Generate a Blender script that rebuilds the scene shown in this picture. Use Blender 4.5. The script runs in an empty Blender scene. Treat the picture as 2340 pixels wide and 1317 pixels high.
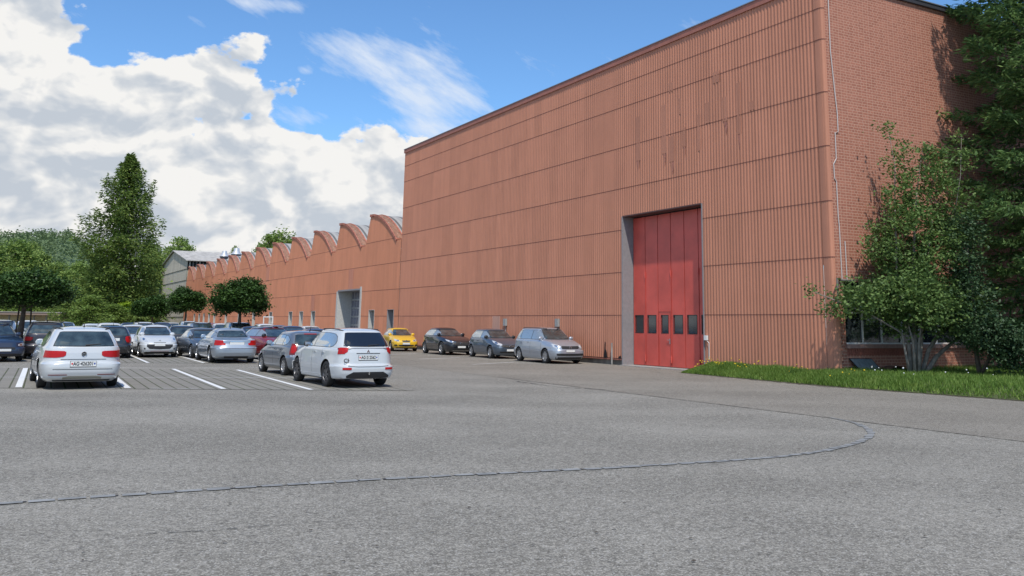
import bpy, bmesh, math, random
import numpy as np
from mathutils import Vector, Matrix
random.seed(7); rng = np.random.default_rng(7)
sc = bpy.context.scene
COL = sc.collection
R = math.radians

# ---------------------------------------------------------------- camera
F, CX, CY, PITCH, ROLL = 2091.66, 1256.16, 362.58, .1789, .012
H = 1.74
cp, sp = math.cos(PITCH), math.sin(PITCH); cr, sr = math.cos(ROLL), math.sin(ROLL)
R0 = np.array([[1, 0, 0], [0, sp, -cp], [0, cp, sp]])
RM = np.array([[cr, -sr, 0], [sr, cr, 0], [0, 0, 1]]) @ R0
cam = bpy.data.cameras.new("camera"); camo = bpy.data.objects.new("camera", cam); COL.objects.link(camo)
cam.sensor_width = 36; cam.lens = F / 2340 * 36
cam.shift_x = -(CX - 1170) / 2340; cam.shift_y = -(658.5 - CY) / 2340
cam.clip_start = .1; cam.clip_end = 6000
m = Matrix.Identity(4)
for i in range(3):
    m[i][0] = RM[0][i]; m[i][1] = -RM[1][i]; m[i][2] = -RM[2][i]
m[2][3] = H
camo.matrix_world = m
sc.camera = camo
def ray(x, y):
    return RM.T @ np.array([(x - CX) / F, (y - CY) / F, 1.])
def gp(x, y, z=0.):                       # where a sight line meets the level z
    r = ray(x, y); t = (z - H) / r[2]; return (t * r[0], t * r[1])
def gd(x, depth):                         # a ground spot at a bearing and distance
    r = ray(x, 727 + .012 * x); t = depth / r[1]; return (t * r[0], depth)

# ---------------------------------------------------------------- frame of the hall
A = R(120.025); U = 1.88
CO = np.array([5.01401 * U, 16.21559 * U])
D = np.array([math.cos(A), math.sin(A)]); N = np.array([-D[1], D[0]])
def hw(s, o, z=0.):                        # hall coordinates to world
    p = CO + D * s + N * o; return (float(p[0]), float(p[1]), z)

# ---------------------------------------------------------------- materials
def newmat(name):
    m = bpy.data.materials.new(name); m.use_nodes = True
    return m, m.node_tree, m.node_tree.nodes, m.node_tree.links, m.node_tree.nodes['Principled BSDF']
def pm(name, col, rough=.6, metal=0., coat=0., spec=.5, noise=0., nscale=8., trans=None):
    m, nt, n, l, b = newmat(name)
    b.inputs['Base Color'].default_value = (*col, 1); b.inputs['Roughness'].default_value = rough
    b.inputs['Metallic'].default_value = metal; b.inputs['Coat Weight'].default_value = coat
    b.inputs['Coat Roughness'].default_value = .04
    b.inputs['Specular IOR Level'].default_value = spec
    if noise:
        tc = n.new('ShaderNodeTexCoord'); nz = n.new('ShaderNodeTexNoise'); nz.inputs['Scale'].default_value = nscale
        nz.inputs['Detail'].default_value = 6; l.new(tc.outputs['Object'], nz.inputs['Vector'])
        mr = n.new('ShaderNodeMapRange'); mr.inputs[1].default_value = .3; mr.inputs[2].default_value = .7
        mr.inputs[3].default_value = 1 - noise; mr.inputs[4].default_value = 1 + noise
        l.new(nz.outputs['Fac'], mr.inputs[0])
        vm = n.new('ShaderNodeVectorMath'); vm.operation = 'SCALE'; vm.inputs[0].default_value = col
        l.new(mr.outputs[0], vm.inputs['Scale']); l.new(vm.outputs[0], b.inputs['Base Color'])
    return m
def mth(n, l, op, a, b=None, c=None, clamp=False):
    x = n.new('ShaderNodeMath'); x.operation = op; x.use_clamp = clamp
    for i, v in enumerate((a, b, c)):
        if v is None: continue
        if isinstance(v, (int, float)): x.inputs[i].default_value = v
        else: l.new(v, x.inputs[i])
    return x.outputs[0]
def noise(n, l, vec, scale, detail=5, rough=.5, d2=False):
    x = n.new('ShaderNodeTexNoise'); x.noise_dimensions = '2D' if d2 else '3D'; x.inputs['Scale'].default_value = scale; x.inputs['Detail'].default_value = detail
    x.inputs['Roughness'].default_value = rough; l.new(vec, x.inputs['Vector']); return x.outputs['Fac']
def mapr(n, l, v, a, b, c, d):
    x = n.new('ShaderNodeMapRange')
    for i, k in enumerate((a, b, c, d)): x.inputs[i + 1].default_value = k
    l.new(v, x.inputs[0]); return x.outputs[0]
def mixc(n, l, f, a, b, mode='MIX'):
    x = n.new('ShaderNodeMix'); x.data_type = 'RGBA'; x.blend_type = mode
    if isinstance(f, (int, float)): x.inputs[0].default_value = f
    else: l.new(f, x.inputs[0])
    for i, v in ((6, a), (7, b)):
        if isinstance(v, tuple): x.inputs[i].default_value = (*v, 1)
        else: l.new(v, x.inputs[i])
    return x.outputs[2]
def scalev(n, l, vec, s):
    x = n.new('ShaderNodeVectorMath'); x.operation = 'MULTIPLY'; l.new(vec, x.inputs[0]); x.inputs[1].default_value = s
    return x.outputs[0]

def asphalt_mat(name, c0, c1, seed=0.):
    m, nt, n, l, b = newmat(name)
    g = n.new('ShaderNodeNewGeometry'); v = n.new('ShaderNodeVectorMath'); v.operation = 'ADD'
    l.new(g.outputs['Position'], v.inputs[0]); v.inputs[1].default_value = (seed, seed, 0); P = v.outputs[0]
    vo = n.new('ShaderNodeTexVoronoi'); vo.inputs['Scale'].default_value = 82; l.new(P, vo.inputs['Vector'])
    vo2 = n.new('ShaderNodeTexVoronoi'); vo2.inputs['Scale'].default_value = 33; l.new(P, vo2.inputs['Vector'])
    sx = n.new('ShaderNodeSeparateColor'); l.new(vo.outputs['Color'], sx.inputs[0])
    sy = n.new('ShaderNodeSeparateColor'); l.new(vo2.outputs['Color'], sy.inputs[0])
    f1 = noise(n, l, P, 9, 5, .7); f2 = noise(n, l, P, .35, 5, .6); f3 = noise(n, l, scalev(n, l, P, (.05, .4, 1)), 1, 3)
    g1 = mth(n, l, 'POWER', sx.outputs[0], 2.2)
    a = mth(n, l, 'ADD', mth(n, l, 'MULTIPLY', g1, .95), mth(n, l, 'MULTIPLY', mth(n, l, 'POWER', sy.outputs[1], 3.), .35))
    a = mth(n, l, 'ADD', a, mth(n, l, 'MULTIPLY', mth(n, l, 'SUBTRACT', f1, .5), .9))
    a = mth(n, l, 'ADD', a, mth(n, l, 'MULTIPLY', mth(n, l, 'SUBTRACT', f2, .5), .75))
    a = mth(n, l, 'ADD', a, mth(n, l, 'MULTIPLY', mth(n, l, 'SUBTRACT', f3, .5), .6), clamp=True)
    base = mixc(n, l, a, c0, c1)
    # sparse pale stones and dark pits
    st = mth(n, l, 'GREATER_THAN', sx.outputs[1], .955)
    base = mixc(n, l, mth(n, l, 'MULTIPLY', st, .5), base, (.5, .49, .47))
    dk = mth(n, l, 'LESS_THAN', sy.outputs[0], .03)
    base = mixc(n, l, mth(n, l, 'MULTIPLY', dk, .5), base, (.05, .047, .045))
    hue = noise(n, l, P, .11, 3)
    base = mixc(n, l, mapr(n, l, hue, .4, .6, 0, .35), base, (.30, .275, .24), 'MULTIPLY') if False else base
    l.new(base, b.inputs['Base Color']); b.inputs['Roughness'].default_value = .9
    b.inputs['Specular IOR Level'].default_value = .25
    bp = n.new('ShaderNodeBump'); bp.inputs['Strength'].default_value = .35; bp.inputs['Distance'].default_value = .006
    l.new(a, bp.inputs['Height']); l.new(bp.outputs[0], b.inputs['Normal'])
    return m
M_ASPH = asphalt_mat('asphalt', (.130, .121, .103), (.365, .343, .300))
M_ASPH2 = asphalt_mat('asphalt_warm', (.140, .126, .105), (.325, .299, .256), 37.)

def leaf_mat(name, c1, c2, c3, tr=.25):
    m, nt, n, l, b = newmat(name)
    g = n.new('ShaderNodeNewGeometry'); rp = n.new('ShaderNodeValToRGB')
    e = rp.color_ramp.elements; e[0].position = .0; e[0].color = (*c1, 1); e[1].position = 1.; e[1].color = (*c3, 1)
    k = e.new(.55); k.color = (*c2, 1)
    f = noise(n, l, g.outputs['Position'], .9, 2)
    v = mth(n, l, 'ADD', mth(n, l, 'MULTIPLY', g.outputs['Random Per Island'], .6), mth(n, l, 'MULTIPLY', f, .7))
    v = mth(n, l, 'SUBTRACT', v, .15, clamp=True)
    l.new(v, rp.inputs[0]); l.new(rp.outputs[0], b.inputs['Base Color'])
    b.inputs['Roughness'].default_value = .55; b.inputs['Specular IOR Level'].default_value = .3
    t = n.new('ShaderNodeBsdfTranslucent'); l.new(rp.outputs[0], t.inputs['Color'])
    mx = n.new('ShaderNodeMixShader'); mx.inputs[0].default_value = tr
    l.new(b.outputs[0], mx.inputs[1]); l.new(t.outputs[0], mx.inputs[2])
    l.new(mx.outputs[0], n['Material Output'].inputs['Surface'])
    return m

def sheet_mat(name, c, streak=.1):
    """painted fibre cement sheet: joints between sheets, weathering streaks, mottling"""
    m, nt, n, l, b = newmat(name)
    tc = n.new('ShaderNodeTexCoord'); P = tc.outputs['Object']
    sp_ = n.new('ShaderNodeSeparateXYZ'); l.new(P, sp_.inputs[0])
    st = noise(n, l, scalev(n, l, P, (2.2, .1, .12)), 1, 5, .6)
    st2 = noise(n, l, scalev(n, l, P, (12, .1, .5)), 1, 4, .6)
    mo = noise(n, l, P, .8, 6, .6)
    # one random tone per sheet
    wx = mth(n, l, 'FLOOR', mth(n, l, 'DIVIDE', sp_.outputs[0], .85)); wz = mth(n, l, 'FLOOR', mth(n, l, 'DIVIDE', mth(n, l, 'SUBTRACT', sp_.outputs[2], .294), U))
    cv = n.new('ShaderNodeCombineXYZ'); l.new(wx, cv.inputs[0]); l.new(wz, cv.inputs[1])
    wn = n.new('ShaderNodeTexWhiteNoise'); wn.noise_dimensions = '3D'; l.new(cv.outputs[0], wn.inputs['Vector'])
    v = mth(n, l, 'ADD', mth(n, l, 'MULTIPLY', mth(n, l, 'SUBTRACT', st, .5), .30), 1.)
    v = mth(n, l, 'ADD', v, mth(n, l, 'MULTIPLY', mth(n, l, 'SUBTRACT', st2, .5), .14))
    v = mth(n, l, 'ADD', v, mth(n, l, 'MULTIPLY', mth(n, l, 'SUBTRACT', mo, .5), .22))
    v = mth(n, l, 'ADD', v, mth(n, l, 'MULTIPLY', mth(n, l, 'SUBTRACT', wn.outputs[0], .5), .13))
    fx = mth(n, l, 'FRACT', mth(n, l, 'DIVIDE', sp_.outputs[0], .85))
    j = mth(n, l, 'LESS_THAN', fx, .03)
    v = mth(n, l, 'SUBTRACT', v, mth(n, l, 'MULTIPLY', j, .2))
    base = n.new('ShaderNodeVectorMath'); base.operation = 'SCALE'; base.inputs[0].default_value = c
    l.new(v, base.inputs['Scale']); l.new(base.outputs[0], b.inputs['Base Color'])
    b.inputs['Roughness'].default_value = .62; b.inputs['Specular IOR Level'].default_value = .35
    return m
RED = (.482, .208, .130)
M_SHEET = sheet_mat('painted_sheet', RED)
M_SHEETO = sheet_mat('painted_sheet_orange', (.525, .215, .122))
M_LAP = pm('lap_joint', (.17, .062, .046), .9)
M_FASCIA = pm('fascia', (.36, .135, .095), .6, noise=.12, nscale=3)
M_ROOFEDGE = pm('roof_edge_metal', (.28, .28, .3), .45, .5)

def brick_mat():
    m, nt, n, l, b = newmat('brick')
    tc = n.new('ShaderNodeTexCoord'); s = n.new('ShaderNodeSeparateXYZ'); l.new(tc.outputs['Object'], s.inputs[0])
    cb = n.new('ShaderNodeCombineXYZ'); l.new(s.outputs[1], cb.inputs[0]); l.new(s.outputs[2], cb.inputs[1])
    br = n.new('ShaderNodeTexBrick'); l.new(cb.outputs[0], br.inputs['Vector'])
    br.inputs['Scale'].default_value = 1; br.inputs['Brick Width'].default_value = .26; br.inputs['Row Height'].default_value = .098
    br.inputs['Mortar Size'].default_value = .011; br.inputs['Mortar Smooth'].default_value = .2; br.offset = .5; br.squash = .55; br.squash_frequency = 2
    br.inputs['Color1'].default_value = (.30, .105, .065, 1); br.inputs['Color2'].default_value = (.40, .15, .095, 1)
    br.inputs['Mortar'].default_value = (.52, .30, .22, 1); br.inputs['Bias'].default_value = -.1
    f = noise(n, l, tc.outputs['Object'], .5, 5, .6); f2 = noise(n, l, cb.outputs[0], 6, 3)
    col = mixc(n, l, mapr(n, l, f, .3, .7, 0, .35), br.outputs['Color'], (.48, .22, .15))
    col = mixc(n, l, mapr(n, l, f2, .62, .8, 0, .5), col, (.17, .06, .045))
    l.new(col, b.inputs['Base Color']); b.inputs['Roughness'].default_value = .85
    bp = n.new('ShaderNodeBump'); bp.inputs['Strength'].default_value = .5; bp.inputs['Distance'].default_value = .01; bp.invert = True
    l.new(br.outputs['Fac'], bp.inputs['Height']); l.new(bp.outputs[0], b.inputs['Normal'])
    return m
M_BRICK = brick_mat()
M_CONC = pm('concrete', (.30, .29, .27), .85, noise=.25, nscale=3)
M_CONCD = pm('old_concrete', (.16, .145, .125), .9, noise=.4, nscale=2)
M_JAMB = pm('jamb_metal', (.25, .24, .245), .6, .0, noise=.08)
M_JAMBL = pm('jamb_pale', (.50, .49, .46), .6, noise=.1)
M_DOOR = pm('door_red', (.58, .088, .066), .42, noise=.14, nscale=1.3)
M_BLACK = pm('black_rubber', (.012, .012, .013), .6)
M_WHITE = pm('white_paint', (.72, .72, .70), .5, noise=.05)
M_GREYBOX = pm('grey_plastic', (.32, .32, .31), .55)
M_STEEL = pm('galvanised', (.42, .43, .44), .4, .7, noise=.1)
M_GLASS = pm('window_glass', (.02, .026, .03), .05, 0, 0, .9)
M_GLASSB = pm('gate_glass', (.17, .17, .21), .12, 0, 0, .8)
M_CURTAIN = pm('curtain', (.50, .48, .42), .8, noise=.2, nscale=6)

# ---------------------------------------------------------------- objects
def tag(o, label=None, cat=None, group=None, kind=None):
    if label: o['label'] = label
    if cat: o['category'] = cat
    if group: o['group'] = group
    if kind: o['kind'] = kind
    return o
def empty(name, loc=(0, 0, 0), rz=0., label=None, cat=None, group=None):
    o = bpy.data.objects.new(name, None); COL.objects.link(o); o.location = loc; o.rotation_euler = (0, 0, rz)
    o.empty_display_size = .3
    return tag(o, label, cat, group)
def nobj(name, V, Fc, mats, parent=None, smooth=False, midx=None, loc=None):
    me = bpy.data.meshes.new(name)
    V = np.asarray(V, dtype=np.float32)
    if isinstance(Fc, np.ndarray):
        k = Fc.shape[1]; nf = len(Fc)
        me.vertices.add(len(V)); me.vertices.foreach_set('co', V.ravel())
        me.loops.add(nf * k); me.loops.foreach_set('vertex_index', Fc.astype(np.int32).ravel())
        me.polygons.add(nf); me.polygons.foreach_set('loop_start', np.arange(0, nf * k, k, dtype=np.int32))
        me.polygons.foreach_set('loop_total', np.full(nf, k, dtype=np.int32))
        me.update(calc_edges=True)
    else:
        me.from_pydata([tuple(map(float, v)) for v in V], [], Fc)
    for mt in (mats if isinstance(mats, (list, tuple)) else [mats]): me.materials.append(mt)
    if midx is not None: me.polygons.foreach_set('material_index', np.asarray(midx, dtype=np.int32))
    if smooth: me.polygons.foreach_set('use_smooth', np.ones(len(me.polygons), dtype=bool))
    me.update()
    o = bpy.data.objects.new(name, me); COL.objects.link(o)
    if parent: o.parent = parent
    if loc: o.location = loc
    return o
class MB:
    def __init__(s): s.v = []; s.f = []; s.m = []
    def quad(s, a, b, c, d, m=0):
        k = len(s.v); s.v += [a, b, c, d]; s.f.append((k, k + 1, k + 2, k + 3)); s.m.append(m); return s
    def poly(s, pts, m=0):
        k = len(s.v); s.v += list(pts); s.f.append(tuple(range(k, k + len(pts)))); s.m.append(m); return s
    def box(s, x0, x1, y0, y1, z0, z1, m=0):
        k = len(s.v)
        s.v += [(x, y, z) for z in (z0, z1) for y in (y0, y1) for x in (x0, x1)]
        for q in ((0, 2, 3, 1), (4, 5, 7, 6), (0, 1, 5, 4), (2, 6, 7, 3), (0, 4, 6, 2), (1, 3, 7, 5)):
            s.f.append(tuple(k + i for i in q)); s.m.append(m)
        return s
    def tube(s, pts, rad, seg=8, m=0, caps=True):
        pts = [Vector(p) for p in pts]; n = len(pts)
        if not hasattr(rad, '__len__'): rad = [rad] * n
        k = len(s.v); up = Vector((0, 0, 1)); prev = None
        for i, p in enumerate(pts):
            t = (pts[min(i + 1, n - 1)] - pts[max(i - 1, 0)]).normalized()
            if prev is None:
                a = t.cross(up if abs(t.z) < .9 else Vector((1, 0, 0))).normalized()
            else:
                a = (prev - t * prev.dot(t)).normalized()
            prev = a; b = t.cross(a)
            for j in range(seg):
                an = 2 * math.pi * j / seg
                q = p + (a * math.cos(an) + b * math.sin(an)) * rad[i]; s.v.append(tuple(q))
        for i in range(n - 1):
            for j in range(seg):
                j2 = (j + 1) % seg
                s.f.append((k + i * seg + j, k + i * seg + j2, k + (i + 1) * seg + j2, k + (i + 1) * seg + j)); s.m.append(m)
        if caps:
            s.f.append(tuple(k + j for j in range(seg))[::-1]); s.m.append(m)
            s.f.append(tuple(k + (n - 1) * seg + j for j in range(seg))); s.m.append(m)
        return s
    def lathe(s, prof, c=(0, 0, 0), axis='y', seg=24, m=0):
        """prof: list of (radius, along)"""
        k = len(s.v); n = len(prof)
        for r, h in prof:
            for j in range(seg):
                an = 2 * math.pi * j / seg; a, b = r * math.cos(an), r * math.sin(an)
                s.v.append((c[0] + a, c[1] + h, c[2] + b) if axis == 'y' else (c[0] + a, c[1] + b, c[2] + h))
        for i in range(n - 1):
            for j in range(seg):
                j2 = (j + 1) % seg
                s.f.append((k + i * seg + j, k + i * seg + j2, k + (i + 1) * seg + j2, k + (i + 1) * seg + j)); s.m.append(m)
        return s
    def build(s, name, mats, parent=None, smooth=False, loc=None):
        return nobj(name, s.v, s.f, mats, parent, smooth, s.m, loc)

exec_parts = []
# ---------------------------------------------------------------- sky, sun
SUN_EL = R(57); dl = R(24)
sh = np.array([.5, -.866]) * math.cos(dl) + N * math.sin(dl)
SUNV = Vector((sh[0] * math.cos(SUN_EL), sh[1] * math.cos(SUN_EL), math.sin(SUN_EL))).normalized()
w = bpy.data.worlds.new("World"); sc.world = w; w.use_nodes = True
n, l = w.node_tree.nodes, w.node_tree.links
bg = n['Background']
sky = n.new('ShaderNodeTexSky'); sky.sky_type = 'NISHITA'; sky.sun_disc = False
sky.sun_elevation = SUN_EL; sky.sun_rotation = math.atan2(SUNV.x, SUNV.y); sky.altitude = 400
sky.air_density = 1.0; sky.dust_density = .6; sky.ozone_density = 2.2
tc = n.new('ShaderNodeTexCoord'); G = tc.outputs['Generated']
s3 = n.new('ShaderNodeSeparateXYZ'); l.new(G, s3.inputs[0])
az = mth(n, l, 'ARCTAN2', s3.outputs[0], s3.outputs[1]); el = mth(n, l, 'ARCSINE', s3.outputs[2])
def azel(x, y):
    r = ray(x, y); r = r / np.linalg.norm(r); return math.atan2(r[0], r[1]), math.asin(r[2])
top = [(-900, 60), (-300, -900), (0, -330), (70, -60), (118, 10), (150, 75), (235, 105), (345, 160), (415, 190), (450, 168), (505, 180), (560, 222), (612, 265),
       (655, 290), (720, 280), (790, 262), (850, 262), (915, 275), (965, 300), (1050, 300), (1150, 420), (1500, 560), (1900, 640), (2300, 600), (2900, 500)]
A0, A1 = azel(-900, 700)[0], azel(2900, 700)[0]
rp = n.new('ShaderNodeValToRGB'); el_ = rp.color_ramp.elements
pts = []
for x, y in top:
    a_, e_ = azel(x, y); pts.append(((azel(x, 700)[0] - A0) / (A1 - A0), e_))
for i, (p, e_) in enumerate(pts):
    k = el_[i] if i < 2 and False else (el_[0] if i == 0 else (el_[1] if i == len(pts) - 1 else el_.new(p)))
    if i == 0: k.position = 0
for k in list(el_): pass
order = sorted(pts)
for k, (p, e_) in zip(sorted(el_, key=lambda q: q.position), order):
    k.position = min(max(p, 0), 1); k.color = (e_, e_, e_, 1)
azn = mth(n, l, 'DIVIDE', mth(n, l, 'SUBTRACT', az, A0), A1 - A0)
l.new(azn, rp.inputs[0])
cvt = n.new('ShaderNodeSeparateColor'); l.new(rp.outputs[0], cvt.inputs[0]); eltop = cvt.outputs[0]
cv = n.new('ShaderNodeCombineXYZ'); l.new(az, cv.inputs[0]); l.new(mth(n, l, 'MULTIPLY', el, 1.5), cv.inputs[1]); V2 = cv.outputs[0]
nb = noise(n, l, V2, 7.5, 8, .56, True)
nb2 = noise(n, l, V2, 22, 5, .6, True)
def billow(vec, scale):
    x = n.new('ShaderNodeTexVoronoi'); x.voronoi_dimensions = '2D'; x.feature = 'F1'; x.inputs['Scale'].default_value = scale; x.inputs['Detail'].default_value = 3.5
    x.inputs['Roughness'].default_value = .55; x.normalize = True
    wv_ = n.new('ShaderNodeVectorMath'); wv_.operation = 'ADD'; l.new(vec, wv_.inputs[0])
    nn = n.new('ShaderNodeTexNoise'); nn.noise_dimensions = '2D'; nn.inputs['Scale'].default_value = 9; nn.inputs['Detail'].default_value = 3; l.new(vec, nn.inputs['Vector'])
    sc__ = n.new('ShaderNodeVectorMath'); sc__.operation = 'SCALE'; sc__.inputs['Scale'].default_value = .06; l.new(nn.outputs['Color'], sc__.inputs[0])
    l.new(sc__.outputs[0], wv_.inputs[1]); l.new(wv_.outputs[0], x.inputs['Vector']); return mth(n, l, 'SUBTRACT', 1., x.outputs['Distance'])
bl0 = billow(V2, 12)
edge = mth(n, l, 'SUBTRACT', eltop, el)
den = mth(n, l, 'ADD', mth(n, l, 'MULTIPLY', edge, 15), mth(n, l, 'MULTIPLY', mth(n, l, 'SUBTRACT', nb, .5), 4.2))
den = mth(n, l, 'ADD', den, mth(n, l, 'MULTIPLY', mth(n, l, 'SUBTRACT', nb2, .5), .9))
den = mth(n, l, 'ADD', den, mth(n, l, 'MULTIPLY', mth(n, l, 'SUBTRACT', bl0, .62), 2.2))
cum = mapr(n, l, den, -.02, .20, 0, 1)
# holes of blue near the horizon and between banks
# thin veil cloud
def blob(cx_, cy_, rx, ry, rot=0.):
    a0, e0 = azel(cx_, cy_)
    dx = mth(n, l, 'SUBTRACT', az, a0); dy = mth(n, l, 'SUBTRACT', el, e0); c_, s_ = math.cos(rot), math.sin(rot)
    u = mth(n, l, 'DIVIDE', mth(n, l, 'ADD', mth(n, l, 'MULTIPLY', dx, c_), mth(n, l, 'MULTIPLY', dy, s_)), rx / F)
    v = mth(n, l, 'DIVIDE', mth(n, l, 'SUBTRACT', mth(n, l, 'MULTIPLY', dy, c_), mth(n, l, 'MULTIPLY', dx, s_)), ry / F)
    r2 = mth(n, l, 'ADD', mth(n, l, 'MULTIPLY', u, u), mth(n, l, 'MULTIPLY', v, v))
    return mth(n, l, 'EXPONENT', mth(n, l, 'MULTIPLY', r2, -1.))
wv = n.new('ShaderNodeCombineXYZ')
l.new(mth(n, l, 'ADD', mth(n, l, 'MULTIPLY', az, 1.), mth(n, l, 'MULTIPLY', el, .55)), wv.inputs[0])
l.new(mth(n, l, 'MULTIPLY', mth(n, l, 'SUBTRACT', el, mth(n, l, 'MULTIPLY', az, -.35)), 2.1), wv.inputs[1])
wn_ = noise(n, l, wv.outputs[0], 13, 7, .62, True)
bl = blob(900, 150, 190, 62, -.22)
for b_ in (blob(985, 225, 130, 70, -.3), blob(610, 8, 110, 22, -.05)):
    bl = mth(n, l, 'MAXIMUM', bl, b_)
for b_, q in ((blob(697, 163, 24, 14), .85), (blob(700, 268, 70, 26), .7), (blob(1010, 290, 140, 40), .9)):
    bl = mth(n, l, 'MAXIMUM', bl, mth(n, l, 'MULTIPLY', b_, q))
wd = mth(n, l, 'ADD', mth(n, l, 'MULTIPLY', bl, 1.05), mth(n, l, 'MULTIPLY', mth(n, l, 'SUBTRACT', wn_, .5), 2.3))
wisp = mth(n, l, 'MULTIPLY', mapr(n, l, wd, .35, 1.25, 0, 1), .85)
# behind the camera: plain broken cloud for the reflections and the fill light
behind = mth(n, l, 'LESS_THAN', s3.outputs[1], -.1)
nbk = noise(n, l, scalev(n, l, G, (1, 1, 2)), 2.4, 8, .55)
bk = mapr(n, l, nbk, .50, .60, 0, 1)
f_ = mth(n, l, 'MAXIMUM', cum, wisp)
f_ = mixc(n, l, behind, f_, bk)
fm = n.new('ShaderNodeSeparateColor'); l.new(f_, fm.inputs[0]); f_ = fm.outputs[0]
# cloud body tone: bright heaps, grey bases lying in long bands
sv = n.new('ShaderNodeCombineXYZ'); l.new(mth(n, l, 'MULTIPLY', az, 1.), sv.inputs[0]); l.new(mth(n, l, 'MULTIPLY', el, 2.3), sv.inputs[1]); sv.inputs[2].default_value = 3.3
sh1 = noise(n, l, sv.outputs[0], 5.2, 5, .5, True)
sv2 = n.new('ShaderNodeCombineXYZ'); l.new(az, sv2.inputs[0]); l.new(mth(n, l, 'ADD', mth(n, l, 'MULTIPLY', el, 1.5), -.035), sv2.inputs[1])
nbo = noise(n, l, sv2.outputs[0], 7.5, 8, .56, True)
sv3 = n.new('ShaderNodeCombineXYZ'); l.new(az, sv3.inputs[0]); l.new(mth(n, l, 'ADD', mth(n, l, 'MULTIPLY', el, 1.5), -.012), sv3.inputs[1])
nbo2 = noise(n, l, sv3.outputs[0], 22, 5, .6, True)
relief = mth(n, l, 'ADD', mth(n, l, 'SUBTRACT', nbo, nb), mth(n, l, 'MULTIPLY', mth(n, l, 'SUBTRACT', nbo2, nb2), .2))
sv4 = n.new('ShaderNodeCombineXYZ'); l.new(mth(n, l, 'ADD', az, .010), sv4.inputs[0]); l.new(mth(n, l, 'ADD', mth(n, l, 'MULTIPLY', el, 1.5), .020), sv4.inputs[1])
relief = mth(n, l, 'ADD', mth(n, l, 'MULTIPLY', relief, .35), mth(n, l, 'MULTIPLY', mth(n, l, 'SUBTRACT', bl0, billow(sv4.outputs[0], 12)), .95))
depth = mapr(n, l, den, .2, 5.5, 0, 1)
tone = mth(n, l, 'ADD', mapr(n, l, sh1, .25, .72, .08, .82), mth(n, l, 'MULTIPLY', relief, 4.6))
tone = mth(n, l, 'ADD', tone, mapr(n, l, depth, 0, .30, .45, 0))
tone = mth(n, l, 'ADD', tone, mapr(n, l, el, 0., .12, .15, 0), clamp=True)
tone = mth(n, l, 'ADD', mth(n, l, 'MULTIPLY', mth(n, l, 'POWER', tone, 1.25), .86), .06)
ccol = mixc(n, l, tone, (.55, .61, .69), (1.0, .985, .955))
ccol = mixc(n, l, mapr(n, l, cum, 0, 1, 1, 0), ccol, (.80, .88, 1.0))
cs = n.new('ShaderNodeVectorMath'); cs.operation = 'SCALE'; l.new(ccol, cs.inputs[0]); cs.inputs['Scale'].default_value = 6.7
skc = mixc(n, l, 1., sky.outputs[0], (.74, 1.03, 1.26), 'MULTIPLY')
out = mixc(n, l, f_, skc, cs.outputs[0])
l.new(out, bg.inputs['Color']); bg.inputs['Strength'].default_value = .10
sun = bpy.data.lights.new("sun", 'SUN'); so = bpy.data.objects.new("sun", sun); COL.objects.link(so)
sun.energy = 2.7; sun.angle = R(1.2); sun.color = (1, .95, .86)
so.rotation_euler = (-SUNV).to_track_quat('-Z', 'Y').to_euler()

# ---------------------------------------------------------------- ground
def sheet(name, pts, z, mat, kind='structure'):
    o = nobj(name, [(p[0], p[1], z) for p in pts], [tuple(range(len(pts)))], mat); o['kind'] = kind; return o
g_ = MB(); g_.quad((-2500, -500, 0), (2500, -500, 0), (2500, 3500, 0), (-2500, 3500, 0)); g_.build('ground', M_ASPH)['kind'] = 'structure'
def hpts(l_): return [hw(*p)[:2] for p in l_]
sheet('road', hpts([(-60, 9.4), (12, 9.4), (60, 9.9), (131, 9.9), (131, 0), (0, 0), (-60, .0)]), .004, M_ASPH2)
HB = np.array([-.476, .879]); QB = np.array([.879, .476])
def paver_mat():
    m, nt, n, l, b = newmat('pavers')
    g = n.new('ShaderNodeNewGeometry'); P = g.outputs['Position']
    d = n.new('ShaderNodeVectorMath'); d.operation = 'DOT_PRODUCT'; l.new(P, d.inputs[0]); d.inputs[1].default_value = (.879, .476, 0)
    d2 = n.new('ShaderNodeVectorMath'); d2.operation = 'DOT_PRODUCT'; l.new(P, d2.inputs[0]); d2.inputs[1].default_value = (-.476, .879, 0)
    k = mth(n, l, 'DIVIDE', d.outputs['Value'], .31)
    f = mth(n, l, 'LESS_THAN', mth(n, l, 'FRACT', k), .13)
    f2 = mth(n, l, 'LESS_THAN', mth(n, l, 'FRACT', mth(n, l, 'ADD', mth(n, l, 'DIVIDE', d2.outputs['Value'], .62), mth(n, l, 'MULTIPLY', mth(n, l, 'FLOOR', k), .5))), .03)
    mo = noise(n, l, P, 1.3, 4, .6); sp2 = noise(n, l, P, 40, 3, .7)
    base = mixc(n, l, mo, (.205, .193, .168), (.30, .283, .25))
    base = mixc(n, l, mapr(n, l, sp2, .3, .7, 0, .5), base, (.13, .12, .11))
    moss = mixc(n, l, mapr(n, l, mo, .35, .6, 0, 1), (.045, .042, .03), (.07, .085, .035))
    base = mixc(n, l, mth(n, l, 'MULTIPLY', mapr(n, l, mo, .25, .6, .6, 1.), f), base, moss)
    base = mixc(n, l, mth(n, l, 'MULTIPLY', f2, .45), base, (.06, .055, .045))
    l.new(base, b.inputs['Base Color']); b.inputs['Roughness'].default_value = .9; b.inputs['Specular IOR Level'].default_value = .2
    return m
M_PAV = paver_mat()
def bay(x0, y0, Ln): return (x0 + HB[0] * Ln, y0 + HB[1] * Ln)
b1 = [(-33, 22.6), (-13.4, 23.55), (-3.4, 24.35)]
sheet('parking_bays', b1 + [bay(*b1[2], 10.2), bay(*b1[1], 10.6), bay(*b1[0], 11)], .008, M_PAV)
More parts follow.
